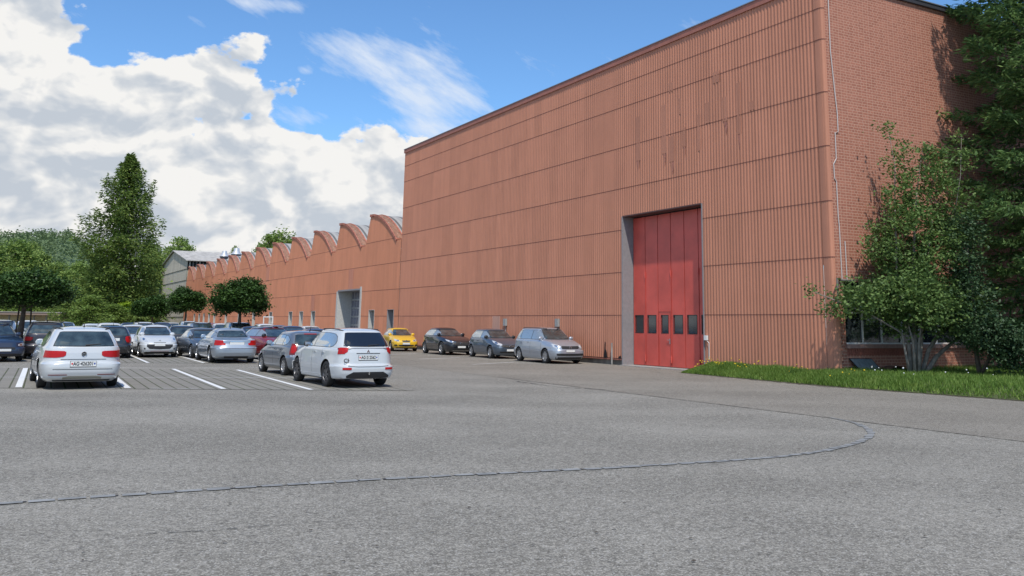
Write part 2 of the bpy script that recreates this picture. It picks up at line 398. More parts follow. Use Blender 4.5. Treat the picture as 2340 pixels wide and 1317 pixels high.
b2 = [(-45, 37.2), (-16.1, 37.85), (-8.2, 38.7)]
sheet('parking_bays', b2 + [bay(*b2[2], 10.5), bay(*b2[1], 10.5), bay(*b2[0], 10.5)], .008, M_PAV)
def line_mat():
    m, nt, n, l, b = newmat('line_paint'); g = n.new('ShaderNodeNewGeometry')
    f = noise(n, l, g.outputs['Position'], 14, 5, .7)
    l.new(mixc(n, l, mapr(n, l, f, .6, .72, 0, .7), (.70, .70, .69), (.3, .29, .27)), b.inputs['Base Color']); b.inputs['Roughness'].default_value = .7
    return m
M_LINE = line_mat()
def strip(name, p, q, wd, z, mat):
    p, q = np.array(p[:2]), np.array(q[:2]); d = (q - p) / np.linalg.norm(q - p); k = np.array([-d[1], d[0]]) * wd / 2
    o = nobj(name, [(*(p + k), z), (*(q + k), z), (*(q - k), z), (*(p - k), z)], [(0, 3, 2, 1)], mat); o['kind'] = 'structure'; return o
for x, y, wd, Ln in ((-13.37, 23.85, .15, 10.2), (-10.67, 24.0, .15, 10.2), (-8.27, 24.12, .125, 10.6), (-6.05, 24.2, .125, 10.4), (-16.2, 23.4, .12, 10.4)):
    strip('bay_line', (x, y), bay(x, y, Ln), wd, .012, M_LINE)
for x, y in ((-22.4, 37.5), (-19.6, 37.6), (-16.1, 37.85), (-14.0, 38.3), (-11.2, 38.5), (-25.2, 37.3)):
    strip('bay_line', (x, y), bay(x, y, 9.8), .12, .012, M_LINE)
strip('course_line', gp(-300, 862.6), gp(672, 864), .05, .012, M_LINE)
for x0, x1 in ((268, 345), (420, 505), (568, 600)): strip('course_line', gp(x0, 841.3), gp(x1, 841.8), .05, .012, M_LINE)
for x0, x1 in ((100, 262), (344, 452)): strip('course_line', gp(x0, 888.3), gp(x1, 889.6), .035, .012, M_LINE)
for s0 in (14.5, 20.3, 26.2, 32.0, 37.4): strip('bay_line', hw(s0, 6.2), hw(s0 + 1.5, 3.4), .1, .012, M_LINE)

eg0 = [gp(*p) for p in ((1552, 852.3), (1600, 856.8), (1700, 866.5), (1900, 884.8), (2100, 899.8), (2340, 918), (2560, 936))]
# curved row of setts and tar cracks
gut = [gp(*p) for p in ((-260, 1172), (0, 1152), (130, 1143), (400, 1125), (800, 1100), (1200, 1080), (1440, 1068), (1700, 1052), (1810, 1042), (1880, 1032), (1935, 1020), (1972, 1008), (1992, 996), (1988, 983), (1962, 970), (1925, 960), (1895, 955))]
def resample(P, step):
    P = np.array(P); s = np.r_[0, np.cumsum(np.linalg.norm(np.diff(P, axis=0), axis=1))]
    k = np.arange(0, s[-1], step); return np.stack([np.interp(k, s, P[:, 0]), np.interp(k, s, P[:, 1])], 1)
for _ in range(2):                         # round the polyline
    P_ = np.array(gut); Q_ = [P_[0]]
    for a_, b_ in zip(P_[:-1], P_[1:]): Q_ += [a_ * .75 + b_ * .25, a_ * .25 + b_ * .75]
    gut = Q_ + [P_[-1]]
rs = resample(gut, .27); mb = MB()
for i in range(len(rs) - 1):
    a_, b_ = rs[i], rs[i + 1]; d = (b_ - a_) / np.linalg.norm(b_ - a_); k = np.array([-d[1], d[0]])
    a_ = a_ + d * rng.uniform(.008, .05); b_ = b_ - d * rng.uniform(.0, .02); hwd = rng.uniform(.05, .07); j = rng.uniform(-.012, .012)
    z = .0088 + rng.uniform(0, .0015)
    if i > len(rs) - 6: hwd *= .6
    c4 = [a_ + k * (hwd + j), b_ + k * (hwd + j + rng.uniform(-.012, .012)), b_ - k * (hwd - j), a_ - k * (hwd - j + rng.uniform(-.012, .012))]
    mb.poly([(*q, z) for q in c4][::-1])
mb.build('kerb_setts', pm('sett_stone', (.225, .228, .225), .9, noise=.3, nscale=5))['kind'] = 'structure'
M_TAR = pm('tar', (.045, .042, .04), .7)
def crack(name, pts, wd, jit=.02, z=.0065, step=.09, mat=M_TAR, gap=0.):
    rs = resample(pts, step); mb = MB(); pv = None
    for i in range(len(rs)):
        d = rs[min(i + 1, len(rs) - 1)] - rs[max(i - 1, 0)]; d = d / (np.linalg.norm(d) + 1e-9); k = np.array([-d[1], d[0]])
        c_ = rs[i] + k * rng.uniform(-jit, jit); h_ = wd * rng.uniform(.2, 1) / 2
        cur = ((*(c_ + k * h_), z), (*(c_ - k * h_), z))
        if pv is not None and rng.random() > gap: mb.quad(pv[0], pv[1], cur[1], cur[0])
        pv = cur
    mb.build(name, mat)['kind'] = 'structure'
crack('road_crack', [hw(5.6, 9.4)[:2], hw(-3, 9.42)[:2], hw(-16, 9.4)[:2]], .035, .008, .0085, .12, gap=.12)
crack('road_crack', [gp(330, 1222), gp(480, 1213), gp(640, 1201), gp(745, 1192)], .02, .012, gap=.3)
crack('road_crack', [gp(20, 1136), gp(150, 1126), gp(340, 1123)], .014, .012, gap=.3)
crack('road_crack', [gp(-20, 1158), gp(400, 1131), gp(800, 1106), gp(1200, 1085.5), gp(1440, 1073), gp(1700, 1057), gp(1880, 1038), gp(1972, 1014), gp(1998, 999), gp(1990, 984)], .010, .008, .0065, .07, gap=.35)
crack('road_crack', [gp(1180, 872), gp(1260, 884), gp(1400, 893)], .07, .03, .0095, .12, gap=.1)
crack('road_crack', [gp(1480, 850), gp(1560, 856), gp(1760, 873), gp(1900, 887)], .05, .02, .0095, .15, gap=.3)

crack('kerb_joint', [tuple(q) for q in gut], .085, .012, .0075, .1, gap=.35)
crack('lawn_edge', eg0, .22, .05, .0098, .16, mat=pm('edge_dirt', (.075, .06, .04), .95))
mb = MB()
for i in range(150):
    x, y = gp(rng.uniform(0, 2340), rng.uniform(880, 1317)); r_ = rng.uniform(.006, .028); a0 = rng.uniform(0, 6.28)
    mb.poly([(x + math.cos(a0 + t) * r_ * rng.uniform(.5, 1.2), y + math.sin(a0 + t) * r_ * .6, .012 + .006 * rng.random()) for t in (0, 1.3, 2.5, 3.8, 5.)])
mb.build('litter', pm('dead_leaf', (.055, .04, .028), .9))['kind'] = 'stuff'
# ---------------------------------------------------------------- lawn beside the hall
eg = [gp(*p) for p in ((1556, 852.5), (1600, 856.5), (1700, 866), (1900, 884), (2100, 899), (2340, 917), (2560, 935), (2900, 965))]
def brk(t): return (float(CO[0] + t * .866 - .25), float(CO[1] + t * .5 - .25))
bk_ = [hw(6.4, .12)[:2], hw(5.9, .12)[:2], hw(4.2, .12)[:2], brk(-.05), brk(3), brk(8), brk(14), brk(26)]
def lawn(u, v):
    u = np.asarray(u) * (len(eg) - 1); E_, B_ = np.array(eg), np.array(bk_); k = np.arange(len(eg))
    e = np.stack([np.interp(u, k, E_[:, 0]), np.interp(u, k, E_[:, 1])], -1); b = np.stack([np.interp(u, k, B_[:, 0]), np.interp(u, k, B_[:, 1])], -1)
    v = np.asarray(v)[..., None]; p = e * (1 - v) + b * v; vv = v[..., 0]
    L_ = np.linalg.norm(b - e, axis=-1)
    z = .012 + .25 * np.clip(vv * L_ / 1.6, 0, 1) ** .8 * np.clip(L_ / 1.2, 0, 1)
    return np.concatenate([p, z[..., None]], -1)
nu, nv = 60, 16
uu, vv = np.meshgrid(np.linspace(0, 1, nu), np.linspace(0, 1, nv), indexing='ij')
LV = lawn(uu, vv).reshape(-1, 3)
LF = np.array([(i * nv + j, (i + 1) * nv + j, (i + 1) * nv + j + 1, i * nv + j + 1) for i in range(nu - 1) for j in range(nv - 1)])
nobj('lawn', LV, LF, pm('soil', (.06, .075, .025), .95, noise=.4, nscale=3), smooth=True)['kind'] = 'structure'
NB = 90000
u_ = rng.random(NB); v_ = rng.random(NB) ** .9; P3 = lawn(u_, v_)
clump = .5 + .5 * np.sin(P3[:, 0] * 2.1 + np.sin(P3[:, 1] * 3)) * np.sin(P3[:, 1] * 1.7)
hgt = .72 * (.05 + .10 * rng.random(NB) + .12 * clump * rng.random(NB)) * (1 + 1.1 * np.clip((u_ - .45) * 2, 0, 1) * v_ + .5 * v_) * np.clip(.3 + u_ * 6, 0, 1)
an = rng.random(NB) * 2 * math.pi; wd = .012 + .008 * rng.random(NB); ln = rng.normal(0, .35, (NB, 2)) * hgt[:, None]
dx = np.stack([np.cos(an), np.sin(an), np.zeros(NB)], 1) * wd[:, None]
tip = P3 + np.concatenate([ln, hgt[:, None]], 1)
VV = np.stack([P3 - dx, P3 + dx, tip], 1).reshape(-1, 3); FF = np.arange(NB * 3).reshape(-1, 3)
o = nobj('grass', VV, FF, leaf_mat('grass_blades', (.075, .145, .022), (.155, .26, .045), (.30, .37, .10), .35)); o['kind'] = 'stuff'
# small flowers along the wall
for nm, cnt, cc, ur in (('yellow_flowers', 60, (.75, .55, .03), (.02, .5)), ('white_flowers', 14, (.8, .8, .78), (.5, .75))):
    mb = MB()
    for i in range(cnt):
        p = lawn(rng.uniform(*ur), rng.uniform(.25, .98) if nm[0] == 'y' else rng.uniform(.35, .5)); h_ = rng.uniform(.12, .34); r_ = rng.uniform(.012, .028)
        c_ = Vector(p) + Vector((0, 0, h_))
        mb.poly([tuple(c_ + Vector((math.cos(a) * r_, math.sin(a) * r_, .01 * math.sin(a * 3)))) for a in np.arange(0, 6.2, 1.05)])
        mb.poly([tuple(c_ + Vector((math.cos(a) * r_, .01, math.sin(a) * r_))) for a in np.arange(0, 6.2, 1.05)])
    mb.build(nm, pm(nm, cc, .6))['kind'] = 'stuff'

# ---------------------------------------------------------------- hall
PITCHR = .17
def ribprof(s):
    f = (s / PITCHR) % 1.0
    return -.011 if f < .30 else (-.011 + (f - .30) / .22 * .022 if f < .52 else (.011 if f < .80 else .011 - (f - .80) / .20 * .022))
KNOTS = [0, .30, .52, .80]
SEAMS = [.294 + U * k for k in range(0, 6)]            # .294 2.174 4.054 5.934 7.814 9.694
def cladding(name, s0, s1, rows, openings, mats, parent, off=0., topf=None, seg=KNOTS):
    ss = {s0, s1}
    k0 = math.floor(s0 / PITCHR)
    for k in range(k0, math.ceil(s1 / PITCHR) + 1):
        for f in seg:
            s = (k + f) * PITCHR
            if s0 < s < s1: ss.add(s)
    for a, b, c, d in openings: ss.update(x for x in (a, b) if s0 < x < s1)
    ss = sorted(ss); V = []; Fc = []; mi = []
    for a, b in zip(ss[:-1], ss[1:]):
        if b - a < 1e-5: continue
        mid = (a + b) / 2; ya, yb = ribprof(a + 1e-6) + off, ribprof(b - 1e-6) + off
        ta, tb = (topf(a), topf(b)) if topf else (1e9, 1e9)
        for ri in range(len(rows) - 1):
            z0, z1 = rows[ri], rows[ri + 1]
            if ta <= z0 + .01 and tb <= z0 + .01: continue
            segs = [(z0, z1)]
            for oa, ob, oc, od in openings:
                if oa <= mid <= ob:
                    new = []
                    for p, q in segs:
                        if od <= p or oc >= q: new.append((p, q))
                        else:
                            if p < oc: new.append((p, oc))
                            if q > od: new.append((od, q))
                    segs = new
            for p, q in segs:
                q1, q2 = min(q, ta), min(q, tb)
                lo = .007 if p == z0 and ri > 0 else 0.
                k = len(V)
                V += [(a, ya + lo, p), (b, yb + lo, p), (b, yb, max(q2, p)), (a, ya, max(q1, p))]; Fc.append((k, k + 3, k + 2, k + 1)); mi.append(0)
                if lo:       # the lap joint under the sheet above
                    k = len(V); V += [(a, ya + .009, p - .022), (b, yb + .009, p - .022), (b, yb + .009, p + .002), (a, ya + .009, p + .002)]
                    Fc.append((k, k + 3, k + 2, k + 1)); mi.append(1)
    return nobj(name, V, Fc, mats, parent, midx=mi)
hall = empty('factory_hall', hw(0, 0), A, 'tall red factory hall with ribbed sheet cladding and a brick end wall', 'building')
TOP = 13.91; DS0, DS1, DZ = 6.56, 12.06, 6.5
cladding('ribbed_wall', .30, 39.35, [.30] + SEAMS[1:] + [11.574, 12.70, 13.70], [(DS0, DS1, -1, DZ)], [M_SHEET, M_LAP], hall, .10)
mb = MB()                                     # flat corner sheets, bent round to the brick
for z0, z1 in zip([.27] + SEAMS[1:] + [11.574, 12.70], SEAMS[1:] + [11.574, 12.70, 13.70]):
    lo = .01 if z0 > 1 else .0; ob = .10 if z0 < 1 else 0
    P0 = [(.30, .10), (.14, .115), (.05, .115), (-.03, .09), (-.07, .03), (-.08, -.04)]
    if z0 < 1: P0 = [(.30, .10), (.06, .14), (-.02, .14), (-.1, .06), (-.13, -.02), (-.14, -.08)]
    for (a, b), (c, d) in zip(P0[:-1], P0[1:]):
        mb.quad((a, b + lo, z0), (a, b, z1), (c, d, z1), (c - lo, d + lo, z0))
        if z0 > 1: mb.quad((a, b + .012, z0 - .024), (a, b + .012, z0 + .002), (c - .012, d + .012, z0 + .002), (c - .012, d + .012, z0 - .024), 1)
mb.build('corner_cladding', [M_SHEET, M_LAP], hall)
mb = MB(); mb.box(-.10, 39.45, -.3, .16, 13.66, 13.91); mb.box(-.12, 39.47, -.32, .19, 13.912, 13.95, 1)
mb.build('roof_fascia', [M_FASCIA, M_ROOFEDGE], hall)
mb = MB(); mb.quad((39.35, .1, 7.4), (39.35, .1, 13.8), (39.35, -60, 13.8), (39.35, -60, 7.4)); mb.box(.3, 39.3, -60, -.3, 13.6, 13.85); mb.build('side_wall', M_SHEET, hall)
mb = MB(); mb.box(.02, DS0 - .04, -.4, .03, -.2, .32); mb.box(DS1 + .02, 39.4, -.4, .03, -.2, .24); mb.build('plinth', M_CONCD, hall)
mb = MB(); mb.box(DS1 + .02, 39.3, -.02, .10, .22, .275); mb.build('base_flashing', M_FASCIA, hall)
# big folding door
door = empty('door'); door.parent = hall
DO = -.44
mb = MB(); mb.box(DS1 - .02, DS1 + .05, -1.0, .13, 0, DZ + .03); mb.build('jamb', M_JAMB, door)
mb = MB(); mb.box(DS0 - .05, DS0 + .0, -1.0, .13, 0, DZ + .03); mb.build('jamb', M_JAMB, door)
mb = MB(); mb.box(DS0, DS1 - .02, -1.0, .128, DZ, DZ + .05); mb.build('lintel', pm('lintel_dark', (.10, .05, .045), .7), door)
mb = MB(); mb.box(DS0, DS1, -.9, .3, -.05, .03); mb.build('threshold', M_CONC, door)
lw = (DS1 - DS0 - .04) / 6
for i in range(6):
    a = DS1 - .03 - (i + 1) * lw + .012; b = a + lw - .042
    mb = MB(); wx0, wx1, wz0, wz1 = a + .13, b - .13, 1.42, 2.16
    if i == 2: wx0 += .06; wx1 -= .06
    mb.box(a, wx0, DO - .06, DO, .05, DZ - .05); mb.box(wx1, b, DO - .06, DO, .05, DZ - .05)
    mb.box(wx0, wx1, DO - .06, DO, .05, wz0); mb.box(wx0, wx1, DO - .06, DO, wz1, DZ - .05)
    lf = mb.build('door_leaf', M_DOOR, door)
    mb = MB(); mb.box(wx0, wx1, DO - .045, DO - .022, wz0, wz1); mb.build('pane', M_GLASS, lf)
    mb = MB()
    for p in ((wx0 - .015, wx0 + .012, wz0 - .015, wz1 + .015), (wx1 - .012, wx1 + .015, wz0 - .015, wz1 + .015), (wx0 + .012, wx1 - .012, wz0 - .015, wz0 + .012), (wx0 + .012, wx1 - .012, wz1 - .012, wz1 + .015)):
        mb.box(p[0], p[1], DO + .001, DO + .008, p[2], p[3])
    mb.build('window_seal', M_BLACK, lf)
    if i in (1, 3, 5):
        mb = MB(); xr_ = b + .012 if i != 5 else b + .012
        for z in (.35, 3.9): mb.tube([(b + .012, DO + .03, z - .14), (b + .012, DO + .03, z + .14)], .028, 8)
        mb.tube([(b + .012, DO + .02, .2), (b + .012, DO + .02, 3.9)], .012, 6)
        mb.build('door_bolt', M_DOOR, lf)
    if i == 2:
        mb = MB()
        for p in ((a + .03, b - .03, 2.30, 2.325), (a + .03, a + .045, .12, 2.30), (b - .045, b - .03, .12, 2.30)): mb.box(p[0], p[1], DO + .002, DO + .014, p[2], p[3])
        mb.build('wicket_frame', pm('door_shade', (.46, .068, .052), .5), lf)
        mb = MB(); mb.box(a + .06, a + .10, DO, DO + .03, .98, 1.2); mb.box(a + .06, a + .22, DO + .03, DO + .055, 1.13, 1.155); mb.build('handle', M_STEEL, lf)
mb = MB(); mb.box(DS0, DS1, DO - .09, DO - .065, .02, DZ); mb.build('door_backing', M_BLACK, door)
# patched places where a big sign once hung
M_PATCH = sheet_mat('patched_sheet', (.470, .202, .127)); M_STAIN = pm('rust_stain', (.38, .155, .11), .85, noise=.3)
for i, (px, y0, y1, wd) in enumerate(((1462, 268, 368, .34), (1522, 240, 352, .30), (1540, 312, 370, .36), (1558, 226, 262, .2), (1568, 292, 336, .2), (1601, 262, 346, .22), (1622, 235, 282, .33), (1641, 165, 190, .42), (1662, 222, 278, .32), (1691, 190, 308, .24), (1724, 232, 252, .28), (1538, 190, 210, .26))):
    r = ray(px, y0); 
    def onw(px, py):
        r = ray(px, py); t = -(np.array([-CO[0], -CO[1]]) @ N * -1) if False else ((CO @ N)) / (r[:2] @ N); p = r * t
        return float((p[:2] - CO) @ D), float(H + p[2])
    s_, z1_ = onw(px, y0); _, z0_ = onw(px, y1)
    mb = MB(); mb.box(s_ - wd / 2, s_ + wd / 2, .1115, .1135, z0_, z1_); mb.build('wall_patch', M_PATCH, hall)
    if i in (0, 1, 2, 8, 9, 4):
        mb = MB(); zz = z0_ - .03; mb.poly([(s_ - wd / 3, .1125, zz), (s_ - wd * .28, .1125, zz - .25), (s_ - wd * .05, .1125, zz - .55), (s_ + wd * .1, .1125, zz - .3), (s_ + wd / 3, .1125, zz)]); mb.build('rust_streak', M_STAIN, hall)
mb = MB(); mb.box(23.86, 24.78, .118, .132, 1.0, 2.14); mb.build('pale_patch', sheet_mat('pale_sheet', (.58, .32, .24)), hall)
for s_ in (17.6, 23.15):
    mb = MB(); mb.box(s_ - .13, s_ + .13, .12, .24, 1.62, 2.0); mb.tube([(s_, .14, 1.62), (s_, .14, 1.0)], .02, 6); mb.build('junction_box', M_GREYBOX, hall)
mb = MB(); mb.box(DS0 - .28, DS0 - .12, .12, .2, 1.2, 1.38); mb.tube([(DS0 - .2, .15, 1.2), (DS0 - .36, .15, 1.1), (DS0 - .35, .15, .5), (DS0 - .28, .15, .3)], .014, 6); mb.build('switch_box', M_WHITE, hall)
mb = MB(); mb.poly([(13.55, .13, .30), (13.25, .13, .30), (13.30, .13, .55), (13.42, .13, .68), (13.40, .13, .95), (13.46, .13, 1.0), (13.48, .13, .66), (13.52, .13, .5)])
mb.build('torn_sheet_hole', M_BLACK, hall); mb = MB(); mb.poly([(12.42, .13, .3), (12.15, .13, .3), (12.2, .13, .42), (12.32, .13, .38)]); mb.build('torn_sheet_hole', M_BLACK, hall)
mb = MB(); mb.tube([(12.75, .22, 0), (12.75, .22, .95)], .035, 8); mb.build('pipe_stub', M_CONC, hall)
# brick end wall (local x = 0, running to -y)
BT = 13.78; WY = (-.48, -8.2); WZ = (1.2, 3.26)
mb = MB()
def bq(y0, y1, z0, z1, x=0.): mb.quad((x, y0, z0), (x, y1, z0), (x, y1, z1), (x, y0, z1))
bq(0, WY[0], .32, BT); bq(WY[0], WY[1], .32, WZ[0]); bq(WY[0], WY[1], WZ[1], BT); bq(WY[1], -45, .32, BT)
mb.quad((0, WY[0], WZ[0]), (.3, WY[0], WZ[0]), (.3, WY[0], WZ[1]), (0, WY[0], WZ[1])); mb.quad((0, WY[1], WZ[0]), (.3, WY[1], WZ[0]), (.3, WY[1], WZ[1]), (0, WY[1], WZ[1]))
mb.quad((0, WY[0], WZ[1]), (.3, WY[0], WZ[1]), (.3, WY[1], WZ[1]), (0, WY[1], WZ[1]))
mb.build('brick_wall', M_BRICK, hall)
mb = MB(); mb.box(-.03, .4, -45, .02, -.2, .315); mb.build('footing', M_CONC, hall)
mb = MB(); mb.box(-.10, .2, -45, -.02, BT, BT + .16, 0); mb.box(-.13, .25, -45, -.02, BT + .162, BT + .20, 1); mb.build('parapet_trim', [pm('trim_dark', (.05, .05, .06), .5), M_ROOFEDGE], hall)
win = empty('window'); win.parent = hall
mb = MB(); mb.box(.22, .24, WY[1], WY[0], WZ[0], WZ[1]); mb.build('pane', M_GLASS, win)
mb = MB(); y = WY[0] - .05
k = 0
while y > WY[1]:
    wdt = .05 if k % 3 else .1
    mb.box(.16, .21, y - wdt, y, WZ[0] + .03, WZ[1]); y -= .93 if k % 3 != 2 else .98; k += 1
mb.box(.155, .215, WY[1], WY[0], 2.2, 2.26); mb.box(.155, .215, WY[1], WY[0], WZ[0], WZ[0] + .05)
mb.build('frame', M_WHITE, win)
mb = MB(); mb.box(-.08, .2, WY[1] - .05, WY[0] + .06, WZ[0] - .13, WZ[0] - .002); mb.build('sill', pm('sill', (.34, .2, .17), .7, noise=.15), win)
mb = MB()
for i in range(36):
    y = WY[0] - .02 - i * .098
    mb.box(-.012, .05, y - .08, y, WZ[0] - .36, WZ[0] - .135)
mb.build('soldier_course', pm('soldier_brick', (.28, .09, .06), .85, noise=.3, nscale=20), win)
mb = MB(); cab = [(-.03, -.36, 14.3), (-.03, -.31, 13.6), (-.035, -.30, 11.2), (-.035, -.44, 9.6), (-.035, -.50, 9.0), (-.035, -.50, 8.35), (-.03, -.36, 8.3), (-.03, -.36, 7.4), (-.03, -.22, 7.2), (-.03, -.24, 6.7), (-.03, -.32, 6.6), (-.03, -.33, 5.4), (-.03, -.36, 5.1), (-.03, -.38, 3.3)]
mb.tube(cab, .019, 6); mb.tube([(-.03, -.62, 3.3), (-.03, -.60, 4.6)], .018, 6); mb.build('cable', pm('cable_white', (.55, .5, .48), .5), hall)
mb = MB(); mb.tube([(-.35, .2, 2.45), (-.35, .2, 3.32), (-.05, -.25, 3.30), (-.05, -.9, 3.28)], .035, 6); mb.build('bracket_pipe', M_CONCD, hall)

# ---------------------------------------------------------------- sawtooth shed
shed = empty('sawtooth_shed', hw(0, 0), A, 'long orange clad shed with a row of curved sawtooth roofs beyond the tall hall', 'building')
NV_ = 12; S_END = 131.9
def peak(k): return 46.1 + 7.7 * k
ARC = [(0, 9.72), (-.9, 9.68), (-1.9, 9.48), (-2.9, 9.12), (-3.8, 8.68), (-4.6, 8.2), (-5.3, 7.75), (-5.75, 7.42)]
def arc(ds): return float(np.interp(-ds, [-a for a, _ in ARC], [z for _, z in ARC]))
def zt(s):
    for k in range(NV_):
        p = peak(k)
        if p - 5.75 <= s <= p: return arc(s - p) - .02
        if p < s < p + .95: return 9.7 - (s - p) / .95 * 2.15
    return 7.5
OPEN = []; WS = [40.97, 44.95, 60.4, 64.3, 68.15, 76.0, 83.7, 91.3, 99.0, 106.6, 110.4, 114.3, 118.0, 122.0, 129.3]
for c_ in WS: OPEN.append((c_ - .6, c_ + .6, .25, 2.6))
GA, GB, GZ = 47.75, 53.4, 4.17
OPEN.append((GA, GB, -1, GZ))
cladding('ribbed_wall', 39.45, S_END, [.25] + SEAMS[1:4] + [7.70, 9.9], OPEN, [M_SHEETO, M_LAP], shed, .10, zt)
mb = MB()
for a, b in ((39.5, GA - .1), (GB + .1, S_END)): mb.box(a, b, -.4, .03, -.2, .255)
mb.build('plinth', M_CONCD, shed)
M_RIM = pm('roof_rim', (.42, .15, .10), .8, noise=.35, nscale=4)
def lichen_mat():
    m, nt, n, l, b = newmat('mossy_shell'); tc = n.new('ShaderNodeTexCoord')
    f = noise(n, l, tc.outputs['Object'], 2.5, 8, .7); f2 = noise(n, l, tc.outputs['Object'], 7, 6, .7)
    c_ = mixc(n, l, mapr(n, l, f, .4, .6, 0, 1), (.20, .10, .065), (.34, .17, .11)); c_ = mixc(n, l, mapr(n, l, f2, .58, .66, 0, .8), c_, (.5, .42, .34))
    c_ = mixc(n, l, mapr(n, l, f2, .36, .3, 0, .8), c_, (.05, .04, .035))
    l.new(c_, b.inputs['Base Color']); b.inputs['Roughness'].default_value = .9; return m
M_SHELL = lichen_mat()
def roof_mat():
    m, nt, n, l, b = newmat('weathered_roof'); tc = n.new('ShaderNodeTexCoord'); s = n.new('ShaderNodeSeparateXYZ'); l.new(tc.outputs['Object'], s.inputs[0])
    k = noise(n, l, scalev(n, l, tc.outputs['Object'], (.15, 1.6, .15)), 1, 6, .6)
    st = mth(n, l, 'FRACT', mth(n, l, 'MULTIPLY', s.outputs[1], 1.15)); d = mth(n, l, 'LESS_THAN', st, .22)
    c_ = mixc(n, l, mapr(n, l, k, .35, .65, 0, 1), (.24, .235, .23), (.44, .42, .39)); c_ = mixc(n, l, mth(n, l, 'MULTIPLY', d, .75), c_, (.06, .055, .05))
    l.new(c_, b.inputs['Base Color']); b.inputs['Roughness'].default_value = .85; return m
M_SHROOF = roof_mat()
arcf = [(d, float(z)) for d, z in zip(np.linspace(0, -5.75, 15), [arc(d) for d in np.linspace(0, -5.75, 15)])]
v0 = None
for k in range(NV_):
    p = peak(k); mb = MB()
    if v0 is None:
        def nrm(i):
            a = arcf[max(i - 1, 0)]; b = arcf[min(i + 1, len(arcf) - 1)]; t = np.array([b[0] - a[0], b[1] - a[1]]); t /= np.linalg.norm(t); return np.array([t[1], -t[0]]) * (1 if t[0] < 0 else -1)
        o_pts = []
        for i, (d, z) in enumerate(arcf):
            q = nrm(i); q = q if q[1] > 0 or (q[0] < 0) else -q; q = np.array([-abs(q[0]), abs(q[1])]); o_pts.append((d + q[0] * .17, z + q[1] * .17))
        rim = MB(); shl = MB(); rf = MB()
        for (a, b, c, d) in zip(arcf[:-1], arcf[1:], o_pts[:-1], o_pts[1:]):
            rim.quad((a[0], .17, a[1]), (b[0], .17, b[1]), (d[0], .17, d[1]), (c[0], .17, c[1]))
            rim.quad((a[0], .17, a[1]), (a[0], .08, a[1]), (b[0], .08, b[1]), (b[0], .17, b[1]))
            rim.quad((c[0], .17, c[1]), (d[0], .17, d[1]), (d[0], .10, d[1]), (c[0], .10, c[1]))
            shl.quad((c[0], .10, c[1] - .035), (d[0], .10, d[1] - .035), (d[0], -.42, d[1] - .035), (c[0], -.42, c[1] - .035))
            rim.quad((c[0], -.42, c[1] + .01), (d[0], -.42, d[1] + .01), (d[0], -.52, d[1] + .01), (c[0], -.52, c[1] + .01))
            rim.quad((c[0], -.42, c[1] - .04), (d[0], -.42, d[1] - .04), (d[0], -.42, d[1] + .01), (c[0], -.42, c[1] + .01))
            rf.quad((c[0], -.52, c[1] - .06), (d[0], -.52, d[1] - .06), (d[0], -38, d[1] - .06), (c[0], -38, c[1] - .06))
        e0, e1 = arcf[-1], o_pts[-1]
        rim.quad((e0[0], .17, e0[1]), (e1[0], .17, e1[1]), (e1[0], -.52, e1[1]), (e0[0], -.52, e0[1])); rim.quad((e1[0], .17, e1[1]), (e1[0], .17, e1[1] + .1), (e1[0], -.52, e1[1] + .1), (e1[0], -.52, e1[1]))
        t0, t1 = arcf[0], o_pts[0]
        rim.box(-.02, .10, -.5, .17, 9.70, t1[1] + .012)
        gz = MB(); gz.quad((.02, .1, 9.7), (.97, .1, 7.5), (.97, -38, 7.5), (.02, -38, 9.7))
        gut_ = MB(); gut_.box(.9, 1.95, -38, .05, 7.35, 7.45)
        v0 = [(rim.build('vault_rim', M_RIM), M_RIM), (shl.build('vault_edge', M_SHELL), 0), (rf.build('roof_sheeting', M_SHROOF), 0), (gz.build('glazing', pm('north_light', (.12, .14, .15), .2)), 0), (gut_.build('valley_gutter', M_CONCD), 0)]
        v0 = [a for a, _ in v0]
        vt = empty('roof_vault'); vt.parent = shed; vt.location = (p, 0, 0)
        for o in v0: o.parent = vt
    else:
        vt = empty('roof_vault'); vt.parent = shed; vt.location = (p, 0, 0)
        for o in v0:
            c_ = o.copy(); COL.objects.link(c_); c_.parent = vt
# raking edge strips beside each steep light are part of the rim; windows
for i, c_ in enumerate(WS):
    w_ = empty('window'); w_.parent = shed; isd = i in (0, 3)
    a, b = c_ - .6, c_ + .6
    mb = MB(); mb.box(a - .03, a, -.4, .13, .25, 2.63); mb.box(b, b + .03, -.4, .13, .25, 2.63); mb.box(a, b, -.4, .13, 2.60, 2.63); mb.box(a, b, -.4, .16, .2, .25)
    mb.build('frame', M_JAMBL if i else M_JAMB, w_)
    if isd:
        mb = MB(); mb.box(a, b, -.38, -.33, .25, 2.6); mb.build('door_panel', pm('door_white', (.6, .64, .66), .4), w_)
        mb = MB(); mb.box(a + .15, b - .45, -.33, -.32, .9, 2.0); mb.build('pane', M_GLASS, w_)
    else:
        mb = MB(); mb.box(a, b, -.36, -.34, .25, 2.6); mb.build('pane', pm('curtained_glass', (.17, .16, .145), .25, noise=.3, nscale=5), w_)
for s_, z0_, z1_, wd in ((60.7, 2.64, 4.0, 1.1), (78.4, 5.95, 7.4, 1.5), (86.0, 2.2, 3.2, 1.2), (88.6, 2.2, 3.2, 1.2), (103., .4, 2.1, 1.1), (50.2, 4.25, 5.9, 1.2)):
    mb = MB(); mb.box(s_ - wd / 2, s_ + wd / 2, .118, .13, z0_, z1_); mb.build('pale_patch', sheet_mat('pale_orange_sheet', (.60, .24, .15)), shed)
gate = empty('gate'); gate.parent = shed
mb = MB(); mb.box(GB - .001, GB + .32, -1.5, .16, 0, GZ + .02); mb.build('jamb', M_JAMBL, gate)
